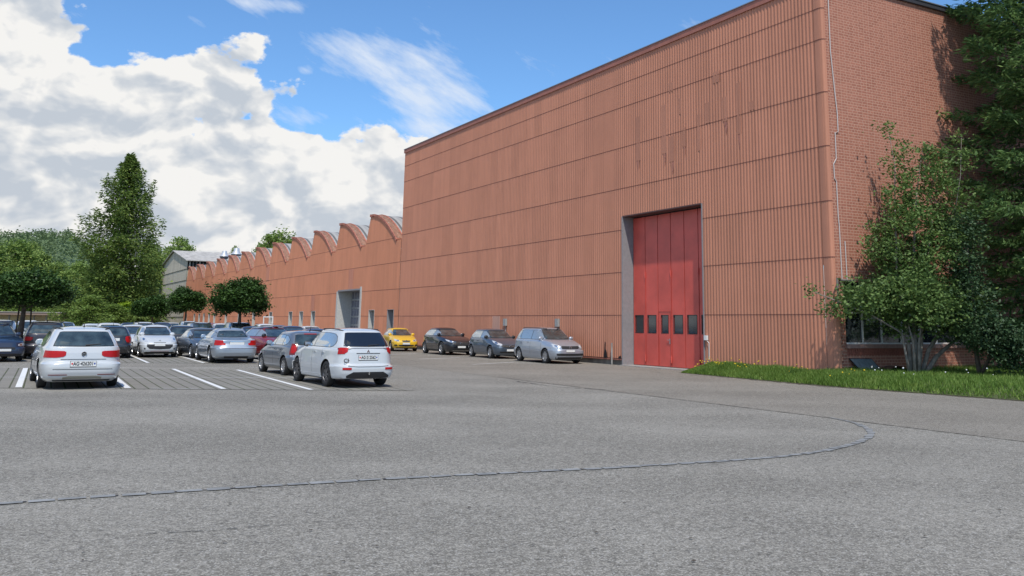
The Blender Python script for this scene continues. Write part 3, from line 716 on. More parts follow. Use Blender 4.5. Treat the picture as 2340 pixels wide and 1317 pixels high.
mb = MB(); mb.box(GA - .28, GA, -1.5, .16, 0, GZ + .25); mb.build('jamb', M_JAMBL, gate)
mb = MB(); mb.box(GA, GB, -1.5, .158, GZ, GZ + .12); mb.build('lintel', M_JAMB, gate)
GO = -1.05
mb = MB()
for r_ in range(6):
    z0_ = .05 + r_ * .68; mb.box(GA, GB, GO - .05, GO, z0_, z0_ + .13)
    for c_ in range(9):
        x_ = GA + c_ * (GB - GA - .06) / 8; mb.box(x_, x_ + .06, GO - .05, GO - .001, z0_ + .13, z0_ + .68)
mb.build('section_frame', M_STEEL, gate)
mb = MB(); mb.box(GA, GB, GO - .04, GO - .02, .1, GZ); mb.build('pane', M_GLASSB, gate)
# roof cowls behind the parapet
for px, py, dpt, sc_ in ((539, 596, 128, .66), (511.5, 599, 142, .64)):
    r = ray(px, py); t = dpt / r[1]; c_ = r * t; b = empty('roof_cowl'); b.location = (c_[0], c_[1], H + c_[2]); b.scale = (sc_, sc_, sc_ * 2)
    tag(b, 'large galvanised ventilation cowl, taller and nearer one above the sawtooth roofs' if px > 520 else 'smaller galvanised ventilation cowl left of the taller one on the sawtooth roofs', 'ventilation cowl', 'cowls on the shed roof')
    mb = MB(); mb.lathe([(.42, -3.), (.42, .0), (.5, .1)], axis='z', seg=20); mb.build('duct', M_CONCD, b, True)
    mb = MB(); mb.lathe([(.45, .0), (1.05, .62), (1.05, .66)], axis='z', seg=24); mb.build('cone', pm('cowl_dark', (.10, .10, .11), .5, .4), b, True)
    mb = MB(); mb.lathe([(1.07, .66), (.62, 1.0), (.56, 1.25), (.5, 1.3), (.5, 1.32), (0, 1.33)], axis='z', seg=24); mb.build('hood', pm('cowl_light', (.55, .57, .6), .4, .3), b, True)
# ---------------------------------------------------------------- grey gabled barn at the far end
barn = empty('grey_barn', hw(0, 0), A, 'grey gabled barn clad in weathered sheets behind the far end of the orange shed', 'building')
def barn_mat():
    m, nt, n, l, b = newmat('weathered_sheet'); tc = n.new('ShaderNodeTexCoord')
    k = noise(n, l, scalev(n, l, tc.outputs['Object'], (1.6, .1, .12)), 1, 6, .6); k2 = noise(n, l, tc.outputs['Object'], .35, 5)
    c_ = mixc(n, l, mapr(n, l, k, .3, .7, 0, 1), (.40, .35, .28), (.64, .57, .47)); c_ = mixc(n, l, mapr(n, l, k2, .4, .65, 0, .5), c_, (.44, .39, .31))
    l.new(c_, b.inputs['Base Color']); b.inputs['Roughness'].default_value = .85; return m
M_BARN = barn_mat()
s0, s1, sr_, ze, zr = 132.6, 163.2, 147.6, 11.0, 13.35
mb = MB()
rowz = [0, 2.2, 4.1, 6.0, 7.9, 9.7, 11.0]
for i, (a, b) in enumerate(zip(rowz[:-1], rowz[1:])):
    mb.quad((s0, .06, a), (s0, 0, b), (s1, 0, b), (s1, .06, a))
    if i: mb.quad((s0, .07, a - .07), (s0, .07, a), (s1, .07, a), (s1, .07, a - .07), 1)
mb.poly([(s0, 0, ze), (sr_, 0, zr), (s1, 0, ze)])
mb.build('gable_wall', [M_BARN, pm('sheet_gap', (.08, .075, .07), .9)], barn)
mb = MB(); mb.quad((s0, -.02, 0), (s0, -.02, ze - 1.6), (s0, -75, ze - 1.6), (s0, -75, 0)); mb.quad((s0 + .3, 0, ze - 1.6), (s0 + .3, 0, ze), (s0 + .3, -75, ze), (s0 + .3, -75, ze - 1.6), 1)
for i in range(150): mb.box(s0 - .05, s0 + .12, -.4 - i * .5, -.2 - i * .5, ze - 1.9, ze - .1, 2 if i % 3 else 0)
mb.build('side_wall', [M_BARN, M_BLACK, pm('timber_slats', (.17, .15, .13), .9, noise=.3)], barn)
mb = MB()
M_BROOF = pm('barn_roof', (.42, .395, .36), .85, noise=.3, nscale=1.2)
for a, za, b, zb in ((s0 - .5, ze - .12, sr_, zr), (sr_, zr, s1 + .4, ze - .12)):
    mb.quad((a, .35, za + .12), (b, .35, zb + .12), (b, -75, zb + .12), (a, -75, za + .12)); mb.quad((a, .35, za), (b, .35, zb), (b, .35, zb + .12), (a, .35, za + .12))
mb.quad((s0 - .5, .35, ze - .12), (s0 - .5, .35, ze + .0), (s0 - .5, -75, ze), (s0 - .5, -75, ze - .12))
mb.build('roof', M_BROOF, barn)


# ---------------------------------------------------------------- cars
M_TYRE = pm('tyre', (.014, .014, .015), .75)
M_RIMS = pm('alloy', (.50, .51, .53), .3, .85); M_RIMD = pm('alloy_dark', (.14, .14, .15), .35, .8)
M_CARGL = pm('car_glass', (.032, .048, .052), .03, 0, 1., .7, noise=.8, nscale=2.6)
M_SIDEGL = pm('side_glass', (.34, .38, .40), .04, .42, 1., .8)
M_CARGLW = pm('car_glass_dark', (.008, .009, .011), .03, 0, 1., .7)
M_UNDER = pm('car_underside', (.008, .008, .009), .9)
M_TRIM = pm('black_trim', (.02, .02, .022), .55); M_GAP = pm('panel_gap', (.05, .05, .055), .8)
M_REDL = pm('rear_lamp', (.40, .006, .008), .35, 0, .1, .3); M_REDD = pm('rear_lamp_dark', (.16, .01, .012), .25, 0, .3)
M_LAMPW = pm('lamp_clear', (.62, .64, .66), .12, .25, 1.); M_CHROME = pm('chrome', (.65, .66, .68), .15, 1.)
M_PLATE = pm('plate_white', (.72, .72, .70), .4); M_PTEXT = pm('plate_letters', (.015, .015, .018), .5)
PAINT = {}
def paint(name, col, metal=.0):
    if name not in PAINT: PAINT[name] = pm('paint_' + name, col, .38 if metal else .3, metal, 1., .5)
    return PAINT[name]
def lerp_t(z, tab): return np.interp(z, [a for a, _ in tab], [b for _, b in tab])

class Shape:
    def __init__(s, L, W, H, wb, fo, kind, zh=.70, zc=.97, xc=None, xrf=None, xrr=None, zb=.93, roofw=.70, deck=None, zfl=.17, rearlean=.20, tyre=.31, zsp=0.0, nf=4.6, nr=6.0):
        s.W, s.H, s.wb, s.r, s.kind = W, H, wb, tyre, kind
        Fx = wb / 2 + fo; Rx = Fx - L; s.F, s.R = Fx, Rx; s.zb, s.zc, s.zh = zb, zc, zh
        xc = .82 if xc is None else xc; xrf = .12 if xrf is None else xrf
        xrr = (Rx + .62) if xrr is None else xrr
        s.xc, s.xrf, s.xrr = xc, xrf, xrr; ze = H - .115; s.ze = ze
        X = [(zfl, Fx - .16), (.25, Fx - .06), (.36, Fx - .01), (.46, Fx), (.56, Fx - .005), (zh - .04, Fx - .05), (zh + .01, Fx - .12)]
        x0 = Fx - .14; z0 = zh + .012
        for t in np.linspace(.12, 1, 9): X.append((zc - (zc - z0) * (1 - t) ** 1.75, x0 + (xc - x0) * t))
        for t in (.25, .5, .75, 1.): X.append((zc + (ze - zc) * t, xc + (xrf - xc) * (t ** 1.08)))
        s.xf = X
        if kind == 'sedan':
            zd = deck; xd = xrr - .62 if False else Rx + 1.02
            Y = [(zfl, Rx + .22), (.27, Rx + .05), (.40, Rx), (.55, Rx), (.60, Rx + .02), (zd - .14, Rx + .09), (zd - .03, Rx + .10), (zd, Rx + .14), (zd + .035, Rx + .55), (zd + .06, xd - .12)]
            for t in (.2, .4, .6, .8, 1.): Y.append((zd + .06 + (ze - zd - .06) * t, xd - .12 + (xrr - xd + .12) * t ** .95))
        else:
            Y = [(zfl, Rx + .22), (.27, Rx + .06), (.40, Rx + .01), (.52, Rx), (.62, Rx + .01), (.655, Rx + .05), (zb - .1, Rx + .075), (zb + .02, Rx + .11)]
            for t in (.25, .5, .75, 1.): Y.append((zb + .02 + (ze - zb - .02) * t, Rx + .11 + (xrr - Rx - .11) * t ** 1.25))
        s.xr = Y
        w = W / 2
        s.wt = [(zfl, .86 * w), (.24, .93 * w), (.34, .965 * w), (.48, .99 * w), (.62, w), (.76, .99 * w), (zb - .05, .965 * w), (zb, .945 * w), (zb + .03, .915 * w)]
        for t in (.3, .6, 1.): s.wt.append((zb + .03 + (ze - zb - .03) * t, w * (.915 + (roofw - .915) * t ** 1.15)))
        s.nf, s.nr = nf, nr
    def par(s, z):
        H, ze = s.H, s.ze
        if z <= ze:
            xf, xr, w = lerp_t(z, s.xf), lerp_t(z, s.xr), lerp_t(z, s.wt)
        else:
            u = min((z - ze) / (H - ze), 1); q = (1 - u ** 2.0) ** .5 if u < 1 else 0
            xf0, xr0, w0 = s.xf[-1][1], s.xr[-1][1], s.wt[-1][1]; c = (xf0 + xr0) / 2
            # the roof skin curves in gently
            q2 = max(q, 1e-3); xf, xr, w = c + (xf0 - c) * (1 - (1 - q2) * .98), c + (xr0 - c) * (1 - (1 - q2) * .98), w0 * q2
        return xf, xr, w
    def P(s, psi, z, front, sgn=1):
        """psi 0 = centre of the end, 90 = middle of the side"""
        xf, xr, w = s.par(z); c = (xf + xr) / 2; a = (xf - xr) / 2; n = s.nf if front else s.nr
        n = n + 2. * (z < .62)
        C, S = math.cos(psi), math.sin(psi); r = (abs(C) ** n + abs(S) ** n) ** (-1 / n)
        return Vector((c + (a if front else -a) * r * C, sgn * w * r * S, z))
    def side(s, x, z, sgn):
        xf, xr, w = s.par(z); c = (xf + xr) / 2; a = (xf - xr) / 2; front = x > c; n = (s.nf if front else s.nr) + 2. * (z < .62)
        X = min(abs(x - c) / a, .995); return Vector((x, sgn * w * (1 - X ** n) ** (1 / n), z))
    def body(s):
        zs = set()
        for t in (s.xf, s.xr, s.wt): zs.update(round(z, 4) for z, _ in t)
        zs = sorted(z for z in zs if z <= s.ze + 1e-6)
        full = []
        for a, b in zip(zs[:-1], zs[1:]):
            k = max(1, int(math.ceil((b - a) / .035)));
            for i in range(k): full.append(a + (b - a) * i / k)
        full.append(s.ze)
        for u in (.2, .38, .54, .68, .8, .9, .96, .995): full.append(s.ze + (s.H - s.ze) * u)
        tt = np.concatenate([np.linspace(0, 34, 7), np.linspace(37, 52, 9), np.linspace(56, 90, 6)])
        ps = [(p, True) for p in tt] + [(p, False) for p in tt[::-1][1:]]
        V = []; nn = 0
        for z in full:
            ring = [s.P(R(p), z, f, 1) for p, f in ps] + [s.P(R(p), z, f, -1) for p, f in ps[::-1][1:-1]]
            nn = len(ring); V += ring
        Fc = []
        for i in range(len(full) - 1):
            for j in range(nn):
                j2 = (j + 1) % nn; Fc.append((i * nn + j, i * nn + j2, (i + 1) * nn + j2, (i + 1) * nn + j))
        mi = [0] * len(Fc)
        Fc.append(tuple(range(nn))[::-1]); mi.append(1); Fc.append(tuple((len(full) - 1) * nn + j for j in range(nn))); mi.append(0)
        return V, Fc, mi

def carve(s, V, Fc, mi, name):
    """body mesh with the four wheel wells cut out"""
    me = bpy.data.meshes.new(name); me.from_pydata([tuple(v) for v in V], [], Fc)
    tmp = [PAINT_TMP, M_UNDER]
    for t in tmp: me.materials.append(t)
    me.polygons.foreach_set('material_index', mi)
    bm = bmesh.new(); bm.from_mesh(me); bmesh.ops.recalc_face_normals(bm, faces=bm.faces); bm.to_mesh(me); bm.free()
    o = bpy.data.objects.new('tmp', me); COL.objects.link(o)
    mb = MB(); rr = s.r + .055
    for x in (s.wb / 2, -s.wb / 2):
        for sg in (1, -1):
            y0, y1 = sg * (s.W / 2 - .30), sg * (s.W / 2 + .2); k = len(mb.v); nseg = 32
            for y in (y0, y1):
                for j in range(nseg):
                    a = 2 * math.pi * j / nseg; mb.v.append((x + rr * math.cos(a), y, s.r + .01 + rr * math.sin(a) if math.sin(a) > 0 else s.r + .01 + rr * 1.3 * math.sin(a)))
            for j in range(nseg):
                j2 = (j + 1) % nseg; mb.f.append((k + j, k + j2, k + nseg + j2, k + nseg + j)); mb.m.append(1)
            mb.f.append(tuple(k + j for j in range(nseg))[::-1]); mb.m.append(1); mb.f.append(tuple(k + nseg + j for j in range(nseg))); mb.m.append(1)
    c = mb.build('cutter', tmp)
    bm = bmesh.new(); bm.from_mesh(c.data); bmesh.ops.recalc_face_normals(bm, faces=bm.faces); bm.to_mesh(c.data); bm.free()
    md = o.modifiers.new('b', 'BOOLEAN'); md.operation = 'DIFFERENCE'; md.object = c; md.solver = 'EXACT'
    dg = bpy.context.evaluated_depsgraph_get(); res = bpy.data.meshes.new_from_object(o.evaluated_get(dg)); res.name = name
    bpy.data.objects.remove(o); bpy.data.objects.remove(c)
    res.polygons.foreach_set('use_smooth', np.ones(len(res.polygons), dtype=bool))
    try: res.set_sharp_from_angle(angle=R(48))
    except Exception: pass
    return res
PAINT_TMP = pm('paint_slot', (.5, .5, .5))

def patch(s, name, pts, mode, sgn, mat, parent, off=.004, thick=.02, cols=12, rows=5, smooth=True):
    """curved panel lying on the body: pts = (along, z_low, z_high); along = x on a side, y across an end"""
    pts = sorted(pts); u = np.array([p[0] for p in pts]); lo = np.array([p[1] for p in pts]); hi = np.array([p[2] for p in pts])
    k = np.unique(np.concatenate([np.linspace(u[0], u[-1], cols), u]))
    def base(x, z):
        if mode == 'side': return s.side(x, z, sgn)
        f = mode == 'front'; 
        if abs(x) <= .70 * s.W / 2 or True:
            a = (s.par(z)[0] - s.par(z)[1]) / 2; psi = math.atan2(abs(x) / (s.W / 2), 1)
        return s.P(psi, z, f, 1 if x >= 0 else -1)
    def surf(x, z):
        e = .004; p = base(x, z); du = base(x + e, z) - p; dv = base(x, z + e) - p
        nn_ = du.cross(dv)
        if nn_.length < 1e-12: nn_ = Vector((1, 0, 0))
        nn_.normalize()
        out_ = Vector((p.x - (s.F + s.R) / 2, p.y * 1.2, .6))
        if mode == 'side': out_ = Vector((0, sgn, .2))
        elif mode == 'front': out_ = Vector((1, 0, .4))
        else: out_ = Vector((-1, 0, .4))
        if nn_.dot(out_) < 0: nn_ = -nn_
        return p, nn_
    V = []; nc = len(k)
    for x in k:
        a, b = float(np.interp(x, u, lo)), float(np.interp(x, u, hi))
        for r_ in range(rows):
            z = a + (b - a) * r_ / (rows - 1); p, q = surf(float(x), z); V.append(p + q * off)
    Fc = []
    for i in range(nc - 1):
        for j in range(rows - 1): Fc.append((i * rows + j, (i + 1) * rows + j, (i + 1) * rows + j + 1, i * rows + j + 1))
    # skirt back into the body
    ring = [i * rows for i in range(nc)] + [(nc - 1) * rows + j for j in range(1, rows)] + [i * rows + rows - 1 for i in range(nc - 2, -1, -1)] + [j for j in range(rows - 2, 0, -1)]
    kk = len(V)
    for i in ring:
        ix = i // rows; x = float(k[ix]); a, b = float(np.interp(x, u, lo)), float(np.interp(x, u, hi)); z = a + (b - a) * (i % rows) / (rows - 1)
        p, q = surf(x, z); V.append(p - q * thick)
    for i in range(len(ring)):
        j = (i + 1) % len(ring); Fc.append((ring[i], kk + i, kk + j, ring[j]))
    o = nobj(name, V, Fc, mat, parent, smooth)
    bm = bmesh.new(); bm.from_mesh(o.data); bmesh.ops.recalc_face_normals(bm, faces=bm.faces); bm.to_mesh(o.data); bm.free()
    if smooth:
        try: o.data.set_sharp_from_angle(angle=R(40))
        except Exception: pass
    return o

def wheel_mesh(r, wdt, spokes, kind):
    t = MB(); h = wdt / 2
    t.lathe([(r * .66, -h * .9), (r * .72, -h), (r * .93, -h), (r * .985, -h * .82), (r, -h * .55), (r, h * .55), (r * .985, h * .82), (r * .93, h), (r * .72, h), (r * .66, h * .9)], seg=32)
    b = MB(); rr = r * .68
    b.lathe([(rr, -h * .88), (rr * .94, -h * .9), (rr * .90, -h * .5), (rr * .9, h * .5), (rr, h * .85)], seg=28)
    b.lathe([(0.0, -h * .15), (rr * .9, -h * .15)], seg=28, m=1)
    b.lathe([(0.0, -h * .78), (rr * .16, -h * .78), (rr * .22, -h * .55)], seg=12)
    for i in range(spokes):
        a = 2 * math.pi * i / spokes; c_, s_ = math.cos(a), math.sin(a); w0, w1 = (.10, .15) if kind == 'alloy' else (.16, .30)
        q = []
        for rad, ww in ((rr * .15, rr * w1), (rr * .93, rr * w0 * (1 if kind == 'alloy' else 1.6))):
            for sg in (-1, 1): q.append((rad * c_ - sg * ww * s_, rad * s_ + sg * ww * c_))
        y0, y1 = -h * .82, -h * .80
        b.quad((q[0][0], y0, q[0][1]), (q[1][0], y0, q[1][1]), (q[3][0], y1, q[3][1]), (q[2][0], y1, q[2][1]))
        for (u_, v_) in ((0, 2), (1, 3)):
            b.quad((q[u_][0], y0, q[u_][1]), (q[v_][0], y1, q[v_][1]), (q[v_][0], -h * .4, q[v_][1]), (q[u_][0], -h * .4, q[u_][1]))
    return t, b
WM = {}
def add_wheels(s, root, rim='alloy', spokes=5, rimmat=None):
    key = (round(s.r, 3), spokes, rim, (rimmat or M_RIMS).name)
    for x in (s.wb / 2, -s.wb / 2):
        for sg in (1, -1):
            if key not in WM:
                t, b = wheel_mesh(s.r, .20, spokes, rim)
                w_ = t.build('wheel', M_TYRE, root, True); ri = b.build('rim', [rimmat or M_RIMS, M_TRIM], w_); WM[key] = (w_.data, ri.data)
            else:
                w_ = bpy.data.objects.new('wheel', WM[key][0]); COL.objects.link(w_); w_.parent = root
                ri = bpy.data.objects.new('rim', WM[key][1]); COL.objects.link(ri); ri.parent = w_
            w_.location = (x, sg * (s.W / 2 - .125), s.r); w_.rotation_euler = (0, random.uniform(0, 1.2), math.pi if sg > 0 else 0)
BODY = {}
def text_mesh(txt, size, parent, loc, rot, mat, name='lettering', ext=.0015, font_scale=(1, 1), fit=None):
    cu = bpy.data.curves.new(name, 'FONT'); cu.body = txt; cu.size = size; cu.extrude = ext; cu.offset = size * .022; cu.align_x = 'CENTER'; cu.align_y = 'CENTER'
    o = bpy.data.objects.new(name, cu); COL.objects.link(o); dg = bpy.context.evaluated_depsgraph_get()
    me = bpy.data.meshes.new_from_object(o.evaluated_get(dg)); bpy.data.objects.remove(o); me.materials.clear(); me.materials.append(mat)
    if fit:
        xs_ = [v.co.x for v in me.vertices]; font_scale = (fit / (max(xs_) - min(xs_)), font_scale[1])
    for v in me.vertices: v.co.x *= font_scale[0]; v.co.y *= font_scale[1]
    q = bpy.data.objects.new(name, me); COL.objects.link(q); q.parent = parent; q.location = loc; q.rotation_euler = rot; return q
def plate(s, root, z, rear=True, txt=None, wd=.56, y=0., hgt=.125, lean=0.):
    f = not rear; x = s.P(0, z, f).x; d = 1 if f else -1
    mb = MB(); x0, x1 = sorted((x + d * .012, x - d * .05)); mb.box(x0, x1, y - wd / 2, y + wd / 2, z - hgt / 2, z + hgt / 2); pl = mb.build('number_plate', M_PLATE, root)
    mb = MB(); mb.box(*sorted((x + d * .008, x - d * .05)), y - wd / 2 - .008, y + wd / 2 + .008, z - hgt / 2 - .022, z + hgt / 2 + .004); mb.build('plate_holder', M_TRIM, pl)
    if txt:
        rot = (R(90), 0, R(-90)) if rear else (R(90), 0, R(90))
        text_mesh(txt, .112, pl, (x + d * .0145, y, z + .0), rot, M_PTEXT, 'plate_letters', .002, (.92, 1.05), wd - .13)
        for sg, c_ in ((1, (.6, .02, .03)), (-1, (.03, .06, .3))):
            yy = y + sg * (wd / 2 - .035) * (1 if rear else -1)
            mb = MB(); mb.poly([(x + d * .0135, yy + a, z + b) for a, b in ((-.018, .025), (.018, .025), (.018, -.005), (0, -.028), (-.018, -.005))]); mb.build('canton_shield', pm('shield', c_, .5), pl)
    return pl

def car(name, sh, loc, head, pt, label, group, scale=1., o=None, cat='car'):
    """assemble a car; o: dict of options"""
    o = o or {}; s = sh
    root = empty(name, (loc[0], loc[1], .012), head, label, cat, group); root.scale = (scale,) * 3
    key = id(s)
    if key not in BODY:
        V, Fc, mi = s.body(); BODY[key] = carve(s, V, Fc, mi, 'body')
    me = BODY[key].copy(); me.materials[0] = pt; me.materials[1] = M_UNDER
    b = bpy.data.objects.new('body', me); COL.objects.link(b); b.parent = root
    add_wheels(s, root, o.get('rim', 'alloy'), o.get('spokes', 5), o.get('rimmat'))
    W2, zb, ze, zc = s.W / 2, s.zb, s.ze, s.zc
    gl = o.get('glass', M_CARGL)
    # windscreen
    wz0, wz1 = zc + .02, ze - .005
    k = .80 * W2
    patch(s, 'windscreen_surround', [(-k - .03, wz0 - .012, wz1 + .02), (0, wz0 - .02, wz1 + .03), (k + .03, wz0 - .012, wz1 + .02)], 'front', 1, M_TRIM, root, .003)
    patch(s, 'windscreen', [(-k, wz0 + .02, wz1), (0, wz0, wz1 + .012), (k, wz0 + .02, wz1)], 'front', 1, o.get('wsglass', gl), root, .008, cols=16, rows=8)
    # rear window
    rz = o.get('rearwin')
    if rz is None:
        rz = (zb + .06, ze - .03) if s.kind != 'sedan' else (s.dk + .10, ze - .01)
    kr = o.get('rw', .78) * W2; kt = o.get('rwt', .98)
    patch(s, 'rear_window_surround', [(-kr - .03, rz[0] + o.get('rwc', .015) - .02, rz[1] + .0), (-kr * .9, rz[0] - .012, rz[1] + .015), (0, rz[0] - .02, rz[1] + .02), (kr * .9, rz[0] - .012, rz[1] + .015), (kr + .03, rz[0] + o.get('rwc', .015) - .02, rz[1])], 'rear', 1, M_TRIM, root, .003)
    patch(s, 'rear_window', [(-kr, rz[0] + o.get('rwc', .015), rz[1] - .015), (-kr * .9, rz[0], rz[1]), (0, rz[0], rz[1]), (kr * .9, rz[0], rz[1]), (kr, rz[0] + o.get('rwc', .015), rz[1] - .015)], 'rear', 1, o.get('rglass', gl), root, .008, cols=16, rows=8)
    # side glass: (x, lo, hi) outline split into windows by pillars
    dlo = o['dlo']; cuts = o['cuts']; xs = [p[0] for p in dlo]; los = [p[1] for p in dlo]; his = [p[2] for p in dlo]
    for sg in (1, -1):
        sw = patch(s, 'side_window_surround', [(x, a_ - .012, b_ + .012) for x, a_, b_ in dlo], 'side', sg, M_TRIM, root, .003, cols=20)
        for x0, x1 in zip(cuts[:-1], cuts[1:]):
            x0, x1 = x0 + .022, x1 - .022
            q = sorted({x0, x1} | {x for x in xs if x0 < x < x1})
            patch(s, 'side_window', [(x, float(np.interp(x, xs, los)), float(np.interp(x, xs, his))) for x in q], 'side', sg, o.get('sglass', M_SIDEGL), root, .008, cols=8)
        # shut lines, handles, mirror
        if o.get('detail', 1):
            for x in o.get('seams', ()):
                lo_ = .30 if abs(abs(x) - s.wb / 2) > s.r + .07 else s.r * 2 + .1
                patch(s, 'door_seam', [(x - .006, lo_, zb - .03), (x + .006, lo_, zb - .03)], 'side', sg, M_GAP, root, .002, .01, 2, 8)
            for x in o.get('handles', ()):
                p = s.side(x, zb - .10, sg); mb = MB(); mb.box(p.x - .09, p.x + .09, min(p.y, p.y + sg * .03), max(p.y, p.y + sg * .03), p.z - .014, p.z + .014); mb.build('door_handle', pt, root)
            if o.get('sideline'):
                a_, b_, z_ = o['sideline']; patch(s, 'door_moulding', [(a_, z_ - .02, z_ + .02), (b_, z_ - .02, z_ + .02)], 'side', sg, o.get('mouldmat', pt), root, .014, .01, 8, 3)
            a_, b_ = -s.wb / 2 + s.r + .1, s.wb / 2 - s.r - .1
            patch(s, 'sill', [(a_, .20, .285), (b_, .20, .285)], 'side', sg, o.get('sillmat', M_TRIM), root, .008, .02, 8, 3)
        mx, mz = s.xc - .30 + o.get('mdx', 0), zb + .09
        p = s.side(mx, mz, sg); mb = MB()
        rad = [(.001, 0), (.055, .01), (.085, .05), (.09, .10), (.08, .135)]
        V = []; 
        for i in range(9):
            t = -1 + 2 * i / 8; q = math.sqrt(max(0, 1 - abs(t) ** 2.6))
            for j in range(12):
                a = 2 * math.pi * j / 12; V.append((p.x + .055 * q * math.cos(a) * (1 if math.cos(a) > 0 else .35), p.y + sg * (.11 + .115 * t), p.z + .085 * q * math.sin(a)))
        Fm = [(i * 12 + j, i * 12 + (j + 1) % 12, (i + 1) * 12 + (j + 1) % 12, (i + 1) * 12 + j) for i in range(8) for j in range(12)]
        mr = nobj('mirror', V, Fm, o.get('mirmat', pt), root, True)
        mb = MB(); mb.box(p.x - .045, p.x - .022, min(p.y + sg * .03, p.y + sg * .195), max(p.y + sg * .03, p.y + sg * .195), p.z - .055, p.z + .055); mb.build('mirror_glass', M_CHROME, mr)
        if o.get('rails'):
            x0, x1 = o['rails']; mb = MB(); pts_ = []
            zr_ = s.H - .05
            for t in np.linspace(0, 1, 9):
                x = x0 + (x1 - x0) * t; up = .055 * math.sin(math.pi * min(max(t, 0), 1)) ** .35
                q = s.side(x, ze + .02, sg); pts_.append((x, q.y - sg * .03, ze + .035 + up * .9))
            mb.tube(pts_, .016, 6); mb.build('roof_rail', o.get('railmat', M_TRIM), root, True)
    if o.get('antenna'):
        ax = o['antenna']; mb = MB(); mb.tube([(ax, 0, s.H - .02), (ax - .03, 0, s.H + .02), (ax - .10, 0, s.H + o.get('anth', .06))], [.02, .012, .005], 6); mb.build('antenna', M_TRIM, root)
    # front
    zh = s.zh
    hl = o.get('headlamp')
    fr = o.get('front', 1)
    if fr:
        if hl:
            for sg in (1, -1):
                patch(s, 'headlight', [(sg * y, a_, b_) for y, a_, b_ in hl], 'front', 1, M_LAMPW, root, .008, cols=10)
                y_ = hl[len(hl) // 2][0]; z_ = (hl[len(hl) // 2][1] + hl[len(hl) // 2][2]) / 2
                patch(s, 'lamp_reflector', [(sg * (y_ - .07), z_ - .035, z_ + .035), (sg * y_, z_ - .045, z_ + .045), (sg * (y_ + .07), z_ - .035, z_ + .035)], 'front', 1, M_CHROME, root, .012, cols=6)
        for nm, pl_, mt in o.get('fpatches', ()): patch(s, nm, pl_, 'front', 1, mt, root, .006)
        if o.get('fplate'): plate(s, root, o['fplate'], False, None, .45, 0, .10)
        if o.get('fbadge'):
            z_ = o['fbadge']; x_ = s.P(0, z_, True).x; mb = MB(); mb.lathe([(.045, 0), (.065, .008), (.068, .0), (.0, -.02)], seg=20); bo = mb.build('badge', M_CHROME, root, True); bo.location = (x_ + .012, 0, z_); bo.rotation_euler = (0, 0, R(-90)); bo.scale = (o.get('bsx', 1), 1, 1)
    if o.get('rear', 1):
        for sg in (1, -1):
            for rl in o.get('rearlamp', ()):
                patch(s, 'rear_light', [(sg * y, a_, b_) for y, a_, b_ in rl[1]], 'rear', 1, rl[0], root, rl[2] if len(rl) > 2 else .010, cols=10)
            for sl in o.get('sidelamp', ()): patch(s, 'rear_light_side', sl[1], 'side', sg, sl[0], root, .010, cols=4)
        for nm, pl_, mt in o.get('rpatches', ()): patch(s, nm, pl_, 'rear', 1, mt, root, .006)
        if o.get('rplate'): plate(s, root, o['rplate'], True, o.get('rtext'))
        if o.get('wiper'):
            z_ = rz[0] + .02; p = s.P(0, z_, False); q = s.P(.42, z_ + .03, False, -1); mb = MB(); mb.tube([(p.x - .02, -.02, p.z), (q.x - .02, q.y, q.z)], [.018, .008], 6); mb.build('wiper', M_TRIM, root)
    return root
HB_ANG = math.atan2(.879, -.476)      # heading of the marked bays
def T(y0, y1, lo, hi): return [(y0, lo, hi), (y1, lo, hi)]
def sym(l_): return sorted([(y, a, b) for y, a, b in l_] + [(-y, a, b) for y, a, b in l_ if y != 0])

ESTATE = Shape(4.77, 1.83, 1.49, 2.79, .90, 'hatch', zh=.72, zc=.98, xc=.86, xrf=.10, xrr=-1.98, zb=.96, roofw=.70, tyre=.325, nr=5.5)
SUVS = Shape(4.66, 1.81, 1.64, 2.67, .93, 'hatch', zh=.86, zc=1.10, xc=.90, xrf=.22, xrr=-1.88, zb=1.06, roofw=.71, tyre=.355, zfl=.24, nr=5.2)
SUPERM = Shape(3.92, 1.65, 1.45, 2.46, .78, 'hatch', zh=.72, zc=.97, xc=.80, xrf=.12, xrr=-1.42, zb=.93, roofw=.72, tyre=.30)
HATCHB = Shape(4.03, 1.70, 1.47, 2.56, .80, 'hatch', zh=.70, zc=.99, xc=.92, xrf=.20, xrr=-1.45, zb=.95, roofw=.70, tyre=.31, nf=4.2)
LOWH = Shape(4.05, 1.70, 1.42, 2.47, .84, 'hatch', zh=.68, zc=.95, xc=.84, xrf=.05, xrr=-1.35, zb=.92, roofw=.68, tyre=.31, nf=4.0)
CROSSH = Shape(4.42, 1.80, 1.48, 2.70, .90, 'hatch', zh=.76, zc=1.00, xc=.86, xrf=.02, xrr=-1.45, zb=.99, roofw=.66, tyre=.345, nf=4.0, nr=4.6)
MPV = Shape(4.40, 1.80, 1.62, 2.68, .87, 'hatch', zh=.80, zc=1.06, xc=1.10, xrf=.36, xrr=-1.66, zb=1.02, roofw=.74, tyre=.32, nf=4.6)
COUPE = Shape(4.49, 1.76, 1.36, 2.73, .76, 'sedan', zh=.66, zc=.93, xc=.78, xrf=.02, xrr=-.98, zb=.90, roofw=.66, deck=.90, tyre=.315, nr=5.5); COUPE.dk = .90
SEDAN = Shape(4.60, 1.78, 1.43, 2.75, .82, 'sedan', zh=.68, zc=.95, xc=.82, xrf=.05, xrr=-1.05, zb=.92, roofw=.68, deck=.93, tyre=.32); SEDAN.dk = .93
